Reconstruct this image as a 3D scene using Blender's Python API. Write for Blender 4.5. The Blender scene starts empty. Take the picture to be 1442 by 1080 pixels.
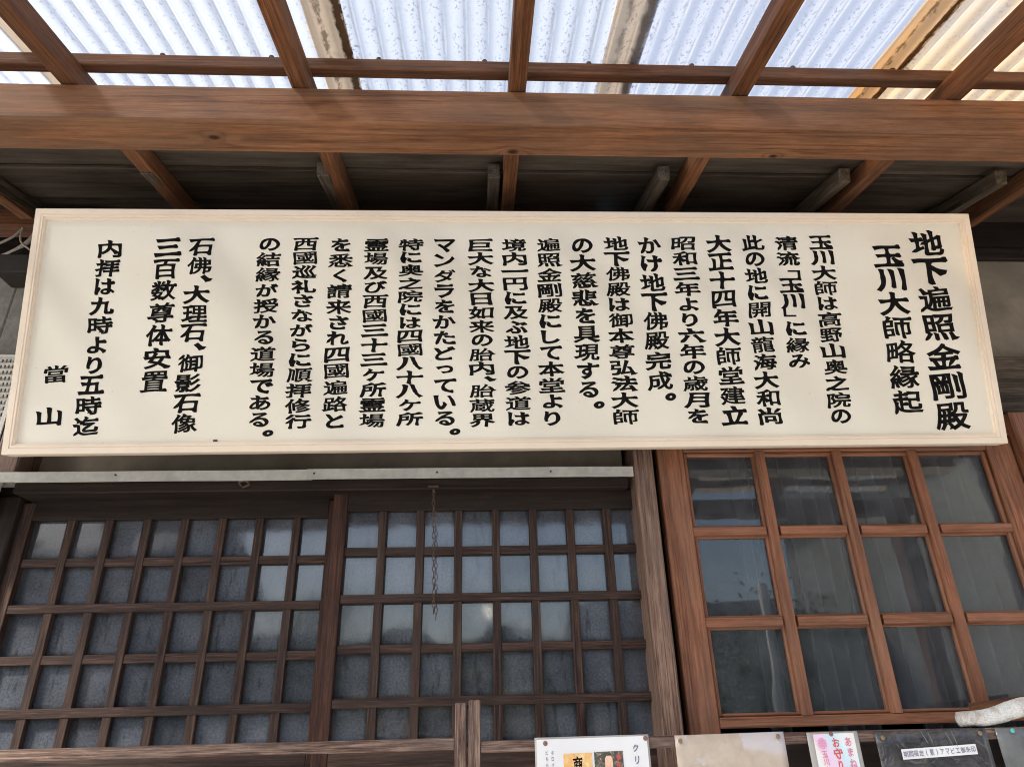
import bpy, bmesh, math, random
from mathutils import Vector, Matrix, noise as mnoise
from mathutils.geometry import delaunay_2d_cdt

SC = bpy.context.scene
COL = SC.collection
R = math.radians
rnd = random.Random(7)

# ------------------------------------------------------------------ camera
# world: x right, y away from the viewer (the window wall is y = 0), z up, metres
_Z = Vector((-52.0, 2040.0, -980.0)).normalized()
_X = Vector((19400.0, 140.0, -980.0)); _X = (_X - _Z * _X.dot(_Z)).normalized()
_Y = _Z.cross(_X)
cam = bpy.data.objects.new('camera', bpy.data.cameras.new('camera'))
COL.objects.link(cam)
cam.matrix_world = Matrix(((_X[0], _X[1], _X[2], 0.0), (_Y[0], _Y[1], _Y[2], -2.0),
                           (_Z[0], _Z[1], _Z[2], 1.5), (0, 0, 0, 1)))
cam.data.sensor_width = 36.0
cam.data.lens = 980.0 / 1442.0 * 36.0
cam.data.clip_start = 0.05
cam.data.clip_end = 500.0
SC.camera = cam

# ------------------------------------------------------------------ sky, sun, exposure
SUN_EL, SUN_AZ = R(42), R(51)            # light travels towards +y, turned SUN_AZ towards +x
world = bpy.data.worlds.new('World'); SC.world = world; world.use_nodes = True
wn = world.node_tree
sky = wn.nodes.new('ShaderNodeTexSky'); sky.sky_type = 'NISHITA'; sky.sun_disc = False
sky.sun_elevation = SUN_EL; sky.sun_rotation = math.pi + SUN_AZ
sky.air_density = 1.0; sky.dust_density = 2.0
bg = wn.nodes['Background']; bg.inputs['Strength'].default_value = 0.15
wn.links.new(sky.outputs['Color'], bg.inputs['Color'])
sun = bpy.data.objects.new('sun', bpy.data.lights.new('sun', 'SUN')); COL.objects.link(sun)
sun.data.energy = 3.2; sun.data.angle = R(8); sun.data.color = (1.0, 0.93, 0.82)
Ld = Vector((math.sin(SUN_AZ) * math.cos(SUN_EL), math.cos(SUN_AZ) * math.cos(SUN_EL), -math.sin(SUN_EL)))
sun.rotation_euler = Ld.to_track_quat('-Z', 'Y').to_euler()
SC.view_settings.view_transform = 'Standard'; SC.view_settings.look = 'None'
SC.view_settings.exposure = 1.1; SC.view_settings.gamma = 1.0
SC.view_settings.use_curve_mapping = False
SC.cycles.use_denoising = True; SC.cycles.filter_width = 1.05
SC.cycles.max_bounces = 10; SC.cycles.diffuse_bounces = 6; SC.cycles.transparent_max_bounces = 16
SC.cycles.sample_clamp_indirect = 6.0

# ------------------------------------------------------------------ node helpers
class NT:
    def __init__(self, name):
        self.m = bpy.data.materials.new(name); self.m.use_nodes = True
        self.t = self.m.node_tree; self.t.nodes.clear()
        self.out = self.n('ShaderNodeOutputMaterial')
    def n(self, typ, **kw):
        nd = self.t.nodes.new(typ)
        for k, v in kw.items(): setattr(nd, k, v)
        return nd
    def put(self, sock, v):
        if hasattr(v, 'is_output'): self.t.links.new(v, sock)
        elif isinstance(v, (tuple, list)) and len(v) == 3 and sock.type == 'RGBA': sock.default_value = (*v, 1.0)
        else: sock.default_value = v
    def coords(self, rand=True):
        tc = self.n('ShaderNodeTexCoord'); v = tc.outputs['Object']
        if rand:
            oi = self.n('ShaderNodeObjectInfo')
            mu = self.n('ShaderNodeMath', operation='MULTIPLY'); mu.inputs[1].default_value = 41.7
            self.t.links.new(oi.outputs['Random'], mu.inputs[0])
            ad = self.n('ShaderNodeVectorMath', operation='ADD')
            self.t.links.new(v, ad.inputs[0]); self.t.links.new(mu.outputs[0], ad.inputs[1]); v = ad.outputs[0]
        return v
    def scale(self, v, s):
        mp = self.n('ShaderNodeMapping'); mp.inputs['Scale'].default_value = s
        self.t.links.new(v, mp.inputs['Vector']); return mp.outputs[0]
    def noise(self, v, scale=1.0, detail=4, rough=0.55, dist=0.0):
        nd = self.n('ShaderNodeTexNoise'); self.put(nd.inputs['Vector'], v)
        nd.inputs['Scale'].default_value = scale; nd.inputs['Detail'].default_value = detail
        nd.inputs['Roughness'].default_value = rough; nd.inputs['Distortion'].default_value = dist
        return nd.outputs['Fac']
    def ramp(self, fac, stops):
        nd = self.n('ShaderNodeValToRGB'); self.put(nd.inputs['Fac'], fac)
        e = nd.color_ramp.elements
        while len(e) < len(stops): e.new(0.5)
        for k, (p, c) in enumerate(stops):
            e[k].position = p
            c = (c, c, c) if isinstance(c, (int, float)) else c
            e[k].color = (*c, 1.0)
        return nd.outputs['Color']
    def mix(self, fac, a, b, mode='MIX'):
        nd = self.n('ShaderNodeMix', data_type='RGBA', blend_type=mode)
        self.put(nd.inputs[0], fac); self.put(nd.inputs[6], a); self.put(nd.inputs[7], b)
        return nd.outputs[2]
    def math(self, op, a, b=0.0, clamp=False):
        nd = self.n('ShaderNodeMath', operation=op, use_clamp=clamp)
        self.put(nd.inputs[0], a); self.put(nd.inputs[1], b); return nd.outputs[0]
    def bump(self, h, strength=0.3, dist=0.002):
        nd = self.n('ShaderNodeBump'); nd.inputs['Strength'].default_value = strength
        nd.inputs['Distance'].default_value = dist; self.put(nd.inputs['Height'], h)
        return nd.outputs[0]
    def bsdf(self, color, rough=0.6, spec=0.4, normal=None, **kw):
        nd = self.n('ShaderNodeBsdfPrincipled')
        self.put(nd.inputs['Base Color'], color); self.put(nd.inputs['Roughness'], rough)
        self.put(nd.inputs['Specular IOR Level'], spec)
        if normal is not None: self.put(nd.inputs['Normal'], normal)
        for k, v in kw.items(): self.put(nd.inputs[k], v)
        return nd.outputs[0]
    def done(self, shader):
        self.t.links.new(shader, self.out.inputs['Surface']); return self.m

def wood(name, dark, mid, light, grey=None, grey_amt=0.5, ring=9.0, fibre=0.5, bump=0.35, rough=0.65, spec=0.25, knots=(), patch_amt=.55, crack_amt=.4, swirl=1.3, stain_amt=.35):
    """timber with its grain along the object's own x axis"""
    N = NT(name)
    raw = N.coords(False); v = N.coords(True)
    warp = N.noise(N.scale(v, (0.9, 5, 5)), 1.0, 2)
    wob = N.noise(N.scale(v, (1.6, 11, 11)), 1.0, 3)
    big = N.noise(N.scale(v, (0.32, ring, ring)), 1.0, 3, 0.5, 0.15)
    h = N.math('ADD', N.math('MULTIPLY', big, 8.0), N.math('MULTIPLY', wob, .7))
    kmask = None
    for (kx, ky, kz, ks) in knots:
        off = N.n('ShaderNodeVectorMath', operation='SUBTRACT'); N.put(off.inputs[0], raw); off.inputs[1].default_value = (kx, ky, kz)
        sc = N.scale(off.outputs[0], (0.55 / ks, 1 / ks, 1 / ks))
        ln = N.n('ShaderNodeVectorMath', operation='LENGTH'); N.put(ln.inputs[0], sc)
        g = N.math('POWER', 2.718, N.math('MULTIPLY', N.math('MULTIPLY', ln.outputs['Value'], ln.outputs['Value']), -0.22))
        h = N.math('ADD', h, N.math('MULTIPLY', g, swirl))
        core = N.math('SUBTRACT', 1.25, N.math('ADD', ln.outputs['Value'], N.math('MULTIPLY', wob, 0.5)), True)
        kmask = core if kmask is None else N.math('MAXIMUM', kmask, core)
    rings = N.math('SINE', N.math('MULTIPLY', h, 6.283))
    rings = N.math('ADD', N.math('MULTIPLY', rings, 0.5), 0.5)
    fib = N.noise(N.scale(v, (13, 230, 230)), 1.0, 4, 0.7)
    fib2 = N.noise(N.scale(v, (4.5, 95, 95)), 1.0, 4, 0.65)
    late = N.math('POWER', rings, 3.0)
    fine = N.noise(N.scale(v, (7, 420, 420)), 1.0, 2, 0.6)
    c = lambda n, k: N.math('MULTIPLY', N.math('SUBTRACT', n, .5), k)
    fac = N.math('ADD', N.math('ADD', c(fib, 1.3 * fibre), c(fib2, .68)), N.math('ADD', c(fine, .5 * fibre), N.math('SUBTRACT', .575, N.math('MULTIPLY', late, .22))))
    col = N.ramp(fac, [(0.18, dark), (0.52, mid), (0.86, light)])
    patch = N.noise(N.scale(v, (3.0, 9, 9)), 1.0, 6, 0.65)
    col = N.mix(patch_amt, col, N.ramp(patch, [(0.3, 0.55), (0.7, 1.35)]), 'MULTIPLY')
    stain = N.ramp(N.noise(N.scale(v, (2.2, 5, 5)), 1.0, 5, 0.7, 0.6), [(0.50, 0.0), (0.68, 1.0)])
    col = N.mix(N.math('MULTIPLY', stain, stain_amt), col, tuple(c_ * .8 for c_ in dark))
    if grey is not None:
        gm = N.ramp(N.noise(N.scale(v, (2.6, 16, 16)), 1.0, 6, 0.7, 0.3), [(0.42, 0.0), (0.66, 1.0)])
        gm = N.math('MULTIPLY', gm, grey_amt)
        col = N.mix(gm, col, grey)
    crack = N.ramp(N.noise(N.scale(v, (1.0, 130, 130)), 1.0, 3, 0.55), [(0.27, 1.0), (0.34, 0.0)])
    col = N.mix(N.math('MULTIPLY', crack, crack_amt), col, tuple(c * 0.35 for c in dark))
    if kmask is not None: col = N.mix(N.math('MULTIPLY', kmask, 1.6, True), col, tuple(c * 0.3 for c in dark))
    spk = N.ramp(N.noise(v, 240.0, 2), [(0.70, 0.0), (0.78, 1.0)])
    col = N.mix(N.math('MULTIPLY', spk, 0.25), col, tuple(min(1, c * 2.2) for c in light))
    hh = N.math('SUBTRACT', N.math('ADD', N.math('MULTIPLY', fib2, 0.6), N.math('ADD', N.math('MULTIPLY', fib, 0.5), N.math('MULTIPLY', rings, 0.15))), N.math('MULTIPLY', crack, 0.7))
    return N.done(N.bsdf(col, rough, spec, N.bump(hh, bump, 0.003)))

def plain(name, color, rough=0.6, spec=0.3, var=0.25, nscale=30.0, bump=0.1, metallic=0.0, dirt=None):
    N = NT(name); v = N.coords(True)
    n = N.noise(v, nscale, 5, 0.6)
    col = N.mix(1.0, color, N.ramp(n, [(0.3, 1 - var), (0.7, 1 + var)]), 'MULTIPLY')
    if dirt is not None:
        dm = N.ramp(N.noise(v, nscale * 0.25, 6, 0.65, 0.4), [(0.48, 0.0), (0.7, 1.0)])
        col = N.mix(N.math('MULTIPLY', dm, 0.6), col, dirt)
    return N.done(N.bsdf(col, rough, spec, N.bump(N.noise(v, nscale * 5, 3), bump, 0.002), Metallic=metallic))

M = {}
M['beam'] = wood('beam_timber', (.085, .032, .013), (.205, .085, .037), (.31, .145, .068), (.165, .10, .060), .6, ring=13, patch_amt=.75, fibre=.7,
                 knots=((-.115, .036, -.053, .010), (.535, .040, -.054, .009), (-.82, .004, -.054, .011), (-1.65, -.03, -.053, .008)))
M['canopy_wood'] = wood('canopy_timber', (.05, .019, .009), (.125, .048, .021), (.22, .10, .05), (.105, .064, .043), .6, ring=18, patch_amt=.8, fibre=.8)
M['rafter_wood'] = wood('rafter_timber', (.06, .022, .009), (.155, .059, .023), (.27, .12, .052), (.115, .068, .043), .5, ring=20, patch_amt=.8, fibre=.8)
M['old_wood'] = wood('old_eave_timber', (.018, .013, .009), (.072, .053, .037), (.17, .13, .092), (.105, .085, .064), .5, ring=18, patch_amt=.8, fibre=.9)
M['soffit'] = wood('old_eave_board', (.018, .012, .009), (.044, .030, .021), (.09, .064, .045), (.105, .088, .068), .5, ring=9, patch_amt=.9)
M['lattice_wood'] = wood('dark_lattice_timber', (.010, .005, .004), (.042, .021, .015), (.10, .058, .042), (.050, .034, .027), .5, ring=20, fibre=1.1, bump=.5, patch_amt=.8)
M['lattice_red'] = wood('red_brown_stile_timber', (.012, .005, .004), (.052, .021, .013), (.11, .046, .027), (.042, .026, .02), .4, ring=16, fibre=1.0, bump=.5, patch_amt=.8)
M['door_wood'] = wood('door_timber', (.10, .037, .018), (.255, .098, .048), (.37, .165, .09), (.19, .115, .078), .5, ring=18, fibre=.8, spec=.35, rough=.5, patch_amt=.6)
M['post_wood'] = wood('weathered_post_timber', (.06, .031, .022), (.185, .107, .077), (.30, .20, .145), (.165, .118, .095), .75, ring=34, fibre=1.2, bump=.9, patch_amt=.7)
M['rail_wood'] = wood('weathered_rail_timber', (.035, .018, .013), (.15, .092, .069), (.32, .225, .175), (.15, .112, .092), .5, ring=28, fibre=1.4, bump=1.0, patch_amt=.7)
M['dark_wood'] = wood('dark_wall_timber', (.008, .005, .004), (.020, .012, .009), (.042, .027, .02), (.03, .022, .018), .4, ring=12)
M['frame_wood'] = plain('pale_sign_timber', (.81, .695, .565), .5, .3, .025, 18, .02)
M['plaster'] = plain('dun_plaster', (.24, .205, .16), .9, .1, .22, 9, .25, dirt=(.15, .12, .09))
M['siding'] = plain('grey_siding_board', (.25, .24, .215), .85, .15, .18, 60, .3, dirt=(.16, .15, .13))
M['ink'] = plain('black_brush_paint', (.011, .0105, .0105), .9, .0, .3, 20, .0)
M['strip'] = plain('painted_metal_strip', (.66, .645, .59), .55, .35, .12, 40, .12, dirt=(.48, .455, .40))
M['rust'] = plain('rusty_iron', (.09, .06, .045), .8, .3, .4, 120, .4)
M['tack'] = plain('brown_pin_head', (.24, .115, .10), .4, .4, .1, 40, .02)
M['brass'] = plain('brass_pin_head', (.30, .20, .10), .4, .5, .2, 80, .05, metallic=.5)
M['teal'] = plain('teal_pin_head', (.12, .50, .46), .4, .4, .1, 40, .02)
M['cable_white'] = plain('pale_cable_sheath', (.42, .37, .31), .6, .3, .15, 60, .02)
M['cable_black'] = plain('black_cable_sheath', (.02, .02, .02), .5, .3, .2, 60, .02)
M['box_black'] = plain('black_plastic', (.03, .027, .024), .6, .3, .2, 60, .05)
M['vent'] = plain('white_vent_plastic', (.55, .53, .48), .5, .35, .08, 60, .02)
M['ground'] = plain('pale_concrete', (.55, .53, .49), .9, .1, .15, 3, .2)
M['house_wall'] = plain('pale_house_wall', (.42, .40, .37), .9, .1, .1, 3, .1)
M['house_roof'] = plain('dark_roof_tile', (.07, .075, .085), .6, .3, .2, 12, .3)
M['leaf'] = plain('green_leaf', (.06, .10, .035), .6, .3, .4, 6, .1)
M['bark'] = plain('grey_bark', (.10, .08, .06), .9, .1, .3, 12, .4)
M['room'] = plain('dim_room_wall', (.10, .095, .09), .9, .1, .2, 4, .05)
M['curtain'] = plain('pale_curtain_cloth', (.55, .52, .54), .9, .1, .1, 20, .05)
M['paper_white'] = plain('white_notice_paper', (.80, .80, .80), .35, .5, .03, 10, .03)
M['laminate'] = plain('cloudy_laminate', (.45, .43, .40), .25, .5, .06, 20, .05)
M['grey_film'] = plain('dark_grey_film', (.16, .165, .165), .2, .5, .25, 14, .1)
M['pink'] = plain('pink_print', (.74, .25, .36), .5, .3, .05, 20, 0)
M['pale_pink'] = plain('pale_pink_print', (.78, .38, .52), .5, .3, .05, 20, 0)
M['red_print'] = plain('red_print', (.70, .12, .10), .5, .3, .05, 20, 0)
M['grey_print'] = plain('dark_grey_print', (.10, .10, .11), .5, .3, .05, 20, 0)
M['blue_print'] = plain('violet_grey_print', (.16, .16, .24), .5, .3, .05, 20, 0)
M['skin_print'] = plain('peach_print', (.85, .55, .38), .5, .3, .12, 90, 0)

def mat_panel():
    N = NT('cream_sign_panel'); v = N.coords(False)
    n = N.noise(v, 2.2, 4, 0.6)
    col = N.ramp(n, [(0.35, (.77, .72, .61)), (0.65, (.80, .76, .66))])
    sp = N.ramp(N.noise(v, 85, 2, 0.5), [(0.735, 0.0), (0.765, 1.0)])
    col = N.mix(N.math('MULTIPLY', sp, 0.45), col, (.40, .34, .26))
    fine = N.noise(v, 420, 2)
    col = N.mix(0.10, col, N.ramp(fine, [(0.3, .6), (0.7, 1.0)]), 'MULTIPLY')
    return N.done(N.bsdf(col, .55, .3, N.bump(fine, .08, .001)))
M['panel'] = mat_panel()

def mat_glass_frost(name, x0=None, px=.1055, zc=(), zb=1.437, base=1.0):
    """dusty panes; the dirt has settled along the bars, so it follows the pane grid"""
    N = NT(name); v = N.coords(True); raw = N.coords(False)
    n = N.noise(v, 6, 5, 0.6)
    f = N.noise(v, 170, 3, 0.6)
    streak = N.noise(N.scale(v, (34, 34, 8)), 1.0, 5, 0.65)
    col = N.ramp(n, [(0.3, tuple(c * base for c in (.047, .053, .064))), (0.7, tuple(c * base for c in (.106, .118, .139)))])
    col = N.mix(0.6, col, N.ramp(f, [(0.3, .5), (0.7, 1.5)]), 'MULTIPLY')
    stain = N.ramp(streak, [(0.32, 1.0), (0.44, 0.0)])
    col = N.mix(N.math('MULTIPLY', stain, 0.6), col, (.018, .019, .021))
    if x0 is not None:
        sx = N.n('ShaderNodeSeparateXYZ'); N.put(sx.inputs[0], raw)
        fx = N.math('FRACT', N.math('DIVIDE', N.math('SUBTRACT', sx.outputs[0], x0), px))
        e = N.math('MULTIPLY', N.math('SUBTRACT', .5, N.math('ABSOLUTE', N.math('SUBTRACT', fx, .5))), px)
        for z in zc:
            e = N.math('MINIMUM', e, N.math('ABSOLUTE', N.math('SUBTRACT', sx.outputs[2], z)))
        e = N.math('ADD', e, N.math('MULTIPLY', N.math('SUBTRACT', streak, .5), .022))
        em = N.ramp(N.math('MULTIPLY', e, 20.0), [(.24, 1.0), (.46, 0.0)])
        col = N.mix(N.math('MULTIPLY', em, .6), col, (.020, .019, .018))
        pn = N.n('ShaderNodeTexWhiteNoise', noise_dimensions='2D')
        cb = N.n('ShaderNodeCombineXYZ'); N.put(cb.inputs[0], N.math('FLOOR', N.math('DIVIDE', N.math('SUBTRACT', sx.outputs[0], x0), px)))
        N.put(cb.inputs[1], N.math('FLOOR', N.math('DIVIDE', N.math('SUBTRACT', sx.outputs[2], zc[0]), .1265))); N.put(pn.inputs['Vector'], cb.outputs[0])
        pv = N.math('ADD', N.math('MULTIPLY', pn.outputs['Value'], .4), .8)
        col = N.mix(1.0, col, pv, 'MULTIPLY')
    rgh = N.ramp(f, [(0.35, .03), (0.65, .085)])
    return N.done(N.bsdf(col, rgh, .95, N.bump(N.math('ADD', N.noise(v, 9, 2), N.math('MULTIPLY', f, 0.05)), .09, .004)))
M['frost'] = mat_glass_frost('dusty_frosted_glass')

def mat_glass_clear():
    N = NT('dusty_clear_glass'); v = N.coords(True)
    fr = N.n('ShaderNodeFresnel'); fr.inputs['IOR'].default_value = 1.55
    tr = N.n('ShaderNodeBsdfTransparent'); tr.inputs['Color'].default_value = (.80, .84, .84, 1)
    gl = N.n('ShaderNodeBsdfGlossy'); gl.inputs['Roughness'].default_value = .02
    N.put(gl.inputs['Normal'], N.bump(N.noise(v, 5, 2), .12, .004))
    mx = N.n('ShaderNodeMixShader'); N.put(mx.inputs[0], N.math('MULTIPLY', fr.outputs[0], 1.1, True))
    N.t.links.new(tr.outputs[0], mx.inputs[1]); N.t.links.new(gl.outputs[0], mx.inputs[2])
    df = N.n('ShaderNodeBsdfDiffuse'); df.inputs['Color'].default_value = (.34, .36, .40, 1)
    d = N.math('ADD', N.ramp(N.noise(v, 11, 5, .65), [(0.35, .06), (0.75, .17)]), N.ramp(N.noise(v, 300, 2), [(0.68, 0.0), (0.76, .3)]), True)
    m2 = N.n('ShaderNodeMixShader'); N.put(m2.inputs[0], d)
    N.t.links.new(mx.outputs[0], m2.inputs[1]); N.t.links.new(df.outputs[0], m2.inputs[2])
    return N.done(m2.outputs[0])
M['clear'] = mat_glass_clear()

def mat_sheet(name, tint, lap_x, clear=.42, aged=0.0, x_start=0.0, specks=.62):
    """corrugated translucent plastic; lap_x is where its neighbour overlaps it and leaf dirt has gathered"""
    N = NT(name); raw = N.coords(False); v = N.coords(True)
    sx = N.n('ShaderNodeSeparateXYZ'); N.put(sx.inputs[0], raw)
    streak = N.noise(N.scale(v, (60, 1.6, 60)), 1.0, 4, .6)
    blot = N.noise(N.scale(v, (5, 2.5, 5)), 1.0, 4, .6)
    spk = N.ramp(N.noise(N.scale(v, (150, 100, 150)), 1.0, 2, .5), [(.575, 0.0), (.635, 1.0)])
    col = N.mix(N.math('MULTIPLY', streak, .35), tint, tuple(c * .72 for c in tint))
    if aged: col = N.mix(N.ramp(blot, [(.35, 0.0), (.65, aged)]), col, (.80, .50, .20))
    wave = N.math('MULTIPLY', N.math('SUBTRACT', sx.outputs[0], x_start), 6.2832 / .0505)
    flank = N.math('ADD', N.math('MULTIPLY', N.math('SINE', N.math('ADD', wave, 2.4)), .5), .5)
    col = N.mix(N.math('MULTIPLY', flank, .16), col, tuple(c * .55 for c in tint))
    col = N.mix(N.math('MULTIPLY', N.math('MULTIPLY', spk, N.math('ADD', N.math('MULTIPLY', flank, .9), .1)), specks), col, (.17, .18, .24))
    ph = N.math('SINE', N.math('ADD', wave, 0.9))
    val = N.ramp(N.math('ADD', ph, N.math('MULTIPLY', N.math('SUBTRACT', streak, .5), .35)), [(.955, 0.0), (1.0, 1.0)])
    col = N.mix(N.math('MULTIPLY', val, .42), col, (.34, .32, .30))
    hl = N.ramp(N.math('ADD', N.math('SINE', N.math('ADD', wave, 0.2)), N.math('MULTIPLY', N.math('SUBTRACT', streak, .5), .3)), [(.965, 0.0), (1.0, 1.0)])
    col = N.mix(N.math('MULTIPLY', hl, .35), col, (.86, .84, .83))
    dist = N.math('ABSOLUTE', N.math('SUBTRACT', sx.outputs[0], lap_x))
    wob = N.math('MULTIPLY', N.math('SUBTRACT', N.noise(N.scale(v, (8, 5, 8)), 1.0, 3), .5), .02)
    dd = N.math('ADD', dist, wob)
    lap = N.ramp(N.math('MULTIPLY', dd, 10.0), [(.40, 1.0), (.47, 0.0)])
    col = N.mix(N.math('MULTIPLY', lap, .85), col, (.60, .43, .26))
    dirtn = N.noise(N.scale(v, (55, 22, 55)), 1.0, 5, .7)
    ed = N.math('ABSOLUTE', N.math('SUBTRACT', sx.outputs[0], lap_x + .034))
    line = N.ramp(N.math('MULTIPLY', N.math('ADD', ed, N.math('MULTIPLY', N.math('SUBTRACT', dirtn, .5), .030)), 10.0), [(.07, 1.0), (.14, 0.0)])
    ed2 = N.math('ABSOLUTE', N.math('SUBTRACT', sx.outputs[0], lap_x - .012))
    line2 = N.ramp(N.math('MULTIPLY', N.math('ADD', ed2, N.math('MULTIPLY', N.math('SUBTRACT', dirtn, .5), .05)), 10.0), [(.0, .7), (.07, 0.0)])
    dirt = N.math('MAXIMUM', line, line2)
    col = N.mix(dirt, col, (.06, .032, .016))
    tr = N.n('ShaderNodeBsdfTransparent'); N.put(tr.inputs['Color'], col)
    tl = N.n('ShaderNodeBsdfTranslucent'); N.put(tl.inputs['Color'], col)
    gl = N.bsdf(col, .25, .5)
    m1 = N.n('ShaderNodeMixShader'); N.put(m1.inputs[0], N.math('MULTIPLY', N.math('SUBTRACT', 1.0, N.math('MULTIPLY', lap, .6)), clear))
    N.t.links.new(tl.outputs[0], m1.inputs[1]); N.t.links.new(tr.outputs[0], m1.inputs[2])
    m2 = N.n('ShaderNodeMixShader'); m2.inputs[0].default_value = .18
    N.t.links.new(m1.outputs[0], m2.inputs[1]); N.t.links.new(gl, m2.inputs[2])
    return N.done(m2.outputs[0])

# ------------------------------------------------------------------ object helpers
def link_mesh(name, bm, mat, parent=None, loc=(0, 0, 0), rot=None, smooth=False):
    me = bpy.data.meshes.new(name); bm.to_mesh(me); bm.free()
    if mat: me.materials.append(mat)
    if smooth:
        for p in me.polygons: p.use_smooth = True
    o = bpy.data.objects.new(name, me); COL.objects.link(o)
    o.location = loc
    if rot is not None: o.rotation_euler = rot
    if parent is not None:
        o.parent = parent
        root = parent
        while root is not None:
            if not root.get('local_space'): o.location = o.location - root.location
            else: break
            root = root.parent
    return o

def tag(o, label, cat, group=None, kind=None):
    o['label'] = label; o['category'] = cat
    if group: o['group'] = group
    if kind: o['kind'] = kind
    return o

def thing(name, label, cat, loc, group=None, rot=None, local=False):
    o = bpy.data.objects.new(name, None); COL.objects.link(o); o.location = loc
    o.empty_display_size = 0.05
    if rot is not None: o.rotation_euler = rot
    if local: o['local_space'] = 1
    return tag(o, label, cat, group)

def box_bm(sx, sy, sz, bev=0.0015, seg=1):
    bm = bmesh.new(); bmesh.ops.create_cube(bm, size=1.0)
    bmesh.ops.scale(bm, vec=(sx, sy, sz), verts=bm.verts)
    if bev > 0: bmesh.ops.bevel(bm, geom=bm.edges[:], offset=bev, segments=seg, affect='EDGES', profile=0.6)
    return bm

AX = {'x': (0, 0, 0), 'z': (0, -math.pi / 2, 0), 'y': (0, 0, math.pi / 2)}
def bar(name, lo, hi, axis, mat, parent=None, bev=0.0015, wear=0.0):
    """a straight timber filling the box lo..hi whose own x axis runs along the given world axis"""
    d = [hi[k] - lo[k] for k in range(3)]; c = [(hi[k] + lo[k]) / 2 for k in range(3)]
    dims = {'x': (d[0], d[1], d[2]), 'z': (d[2], d[1], d[0]), 'y': (d[1], d[0], d[2])}[axis]
    bm = box_bm(*dims, bev)
    if wear > 0:
        n = max(2, int(dims[0] / 0.04))
        es = [e for e in bm.edges if abs(e.verts[0].co.x - e.verts[1].co.x) > dims[0] * .6]
        bmesh.ops.subdivide_edges(bm, edges=es, cuts=n, use_grid_fill=True)
        s = rnd.uniform(0, 90)
        for v in bm.verts:
            k = Vector((v.co.x * 2.3 + s, v.co.y * 3, v.co.z * 3))
            v.co.y += wear * mnoise.noise(k); v.co.z += wear * mnoise.noise(k + Vector((9, 4, 2)))
    return link_mesh(name, bm, mat, parent, c, AX[axis])

def beam_between(name, p0, p1, w, h, mat, parent=None, bev=0.002):
    """a timber between two points (centre line), w across, h high"""
    p0, p1 = Vector(p0), Vector(p1); d = p1 - p0
    o = link_mesh(name, box_bm(d.length, w, h, bev), mat, None, (p0 + p1) / 2)
    o.rotation_euler = d.to_track_quat('X', 'Z').to_euler()
    if parent is not None:
        o.parent = parent
        if not parent.get('local_space'): o.location -= parent.location
    return o

def tube_bm(pts, r, seg=8):
    bm = bmesh.new(); pts = [Vector(p) for p in pts]; rings = []
    up = Vector((0, 0, 1))
    for i, p in enumerate(pts):
        t = (pts[min(i + 1, len(pts) - 1)] - pts[max(i - 1, 0)]).normalized()
        a = t.cross(up)
        if a.length < 1e-3: a = t.cross(Vector((1, 0, 0)))
        a.normalize(); b = t.cross(a).normalized()
        rr = r[i] if isinstance(r, (list, tuple)) else r
        rings.append([bm.verts.new(p + (a * math.cos(6.2832 * k / seg) + b * math.sin(6.2832 * k / seg)) * rr) for k in range(seg)])
    for A, B in zip(rings, rings[1:]):
        for k in range(seg): bm.faces.new((A[k], A[(k + 1) % seg], B[(k + 1) % seg], B[k]))
    bm.faces.new(rings[0][::-1]); bm.faces.new(rings[-1])
    bmesh.ops.recalc_face_normals(bm, faces=bm.faces)
    return bm

def spline(pts, n=10):
    pts = [Vector(p) for p in pts]; out = []
    P = [pts[0]] + pts + [pts[-1]]
    for i in range(1, len(P) - 2):
        for k in range(n):
            t = k / n
            out.append(0.5 * ((2 * P[i]) + (P[i + 1] - P[i - 1]) * t + (2 * P[i - 1] - 5 * P[i] + 4 * P[i + 1] - P[i + 2]) * t * t
                       + (-P[i - 1] + 3 * P[i] - 3 * P[i + 1] + P[i + 2]) * t ** 3))
    out.append(pts[-1]); return out

# ------------------------------------------------------------------ lettering
_raw = {}
def glyph_outline(ch):
    """closed polylines of one character from Blender's own font, in em units centred on the character's cell"""
    if ch in _raw: return _raw[ch]
    cu = bpy.data.curves.new('tmp', 'FONT'); cu.body = ch; cu.size = 1.0
    ob = bpy.data.objects.new('tmp', cu); COL.objects.link(ob)
    dg = bpy.context.evaluated_depsgraph_get()
    c2 = ob.evaluated_get(dg).to_curve(dg)
    polys = []
    for s in c2.splines:
        pts = []
        if s.type == 'BEZIER':
            bp = s.bezier_points; n = len(bp)
            for i in range(n):
                a, b = bp[i], bp[(i + 1) % n]
                p0, p1, p2, p3 = a.co.xy, a.handle_right.xy, b.handle_left.xy, b.co.xy
                ch_l = (p3 - p0).length
                straight = ((p1 - p0).length + (p2 - p1).length + (p3 - p2).length) < ch_l * 1.004 + 1e-5
                k = 1 if straight else 5
                for j in range(k):
                    t = j / k; u = 1 - t
                    pts.append(p0 * u ** 3 + p1 * 3 * u * u * t + p2 * 3 * u * t * t + p3 * t ** 3)
        else:
            pts = [Vector(p.co[:2]) for p in s.points]
        q = []
        for p in pts:
            if not q or (p - q[-1]).length > 1e-4: q.append(Vector(p))
        if len(q) > 1 and (q[0] - q[-1]).length < 1e-4: q.pop()
        if len(q) > 2: polys.append(q)
    ob.evaluated_get(dg).to_curve_clear()
    bpy.data.objects.remove(ob); bpy.data.curves.remove(cu)
    allp = [p for q in polys for p in q]
    mnx, mxx = min(p.x for p in allp), max(p.x for p in allp)
    mny, mxy = min(p.y for p in allp), max(p.y for p in allp)
    _raw[ch] = (polys, (mnx, mxx, mny, mxy))
    return _raw[ch]

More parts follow.
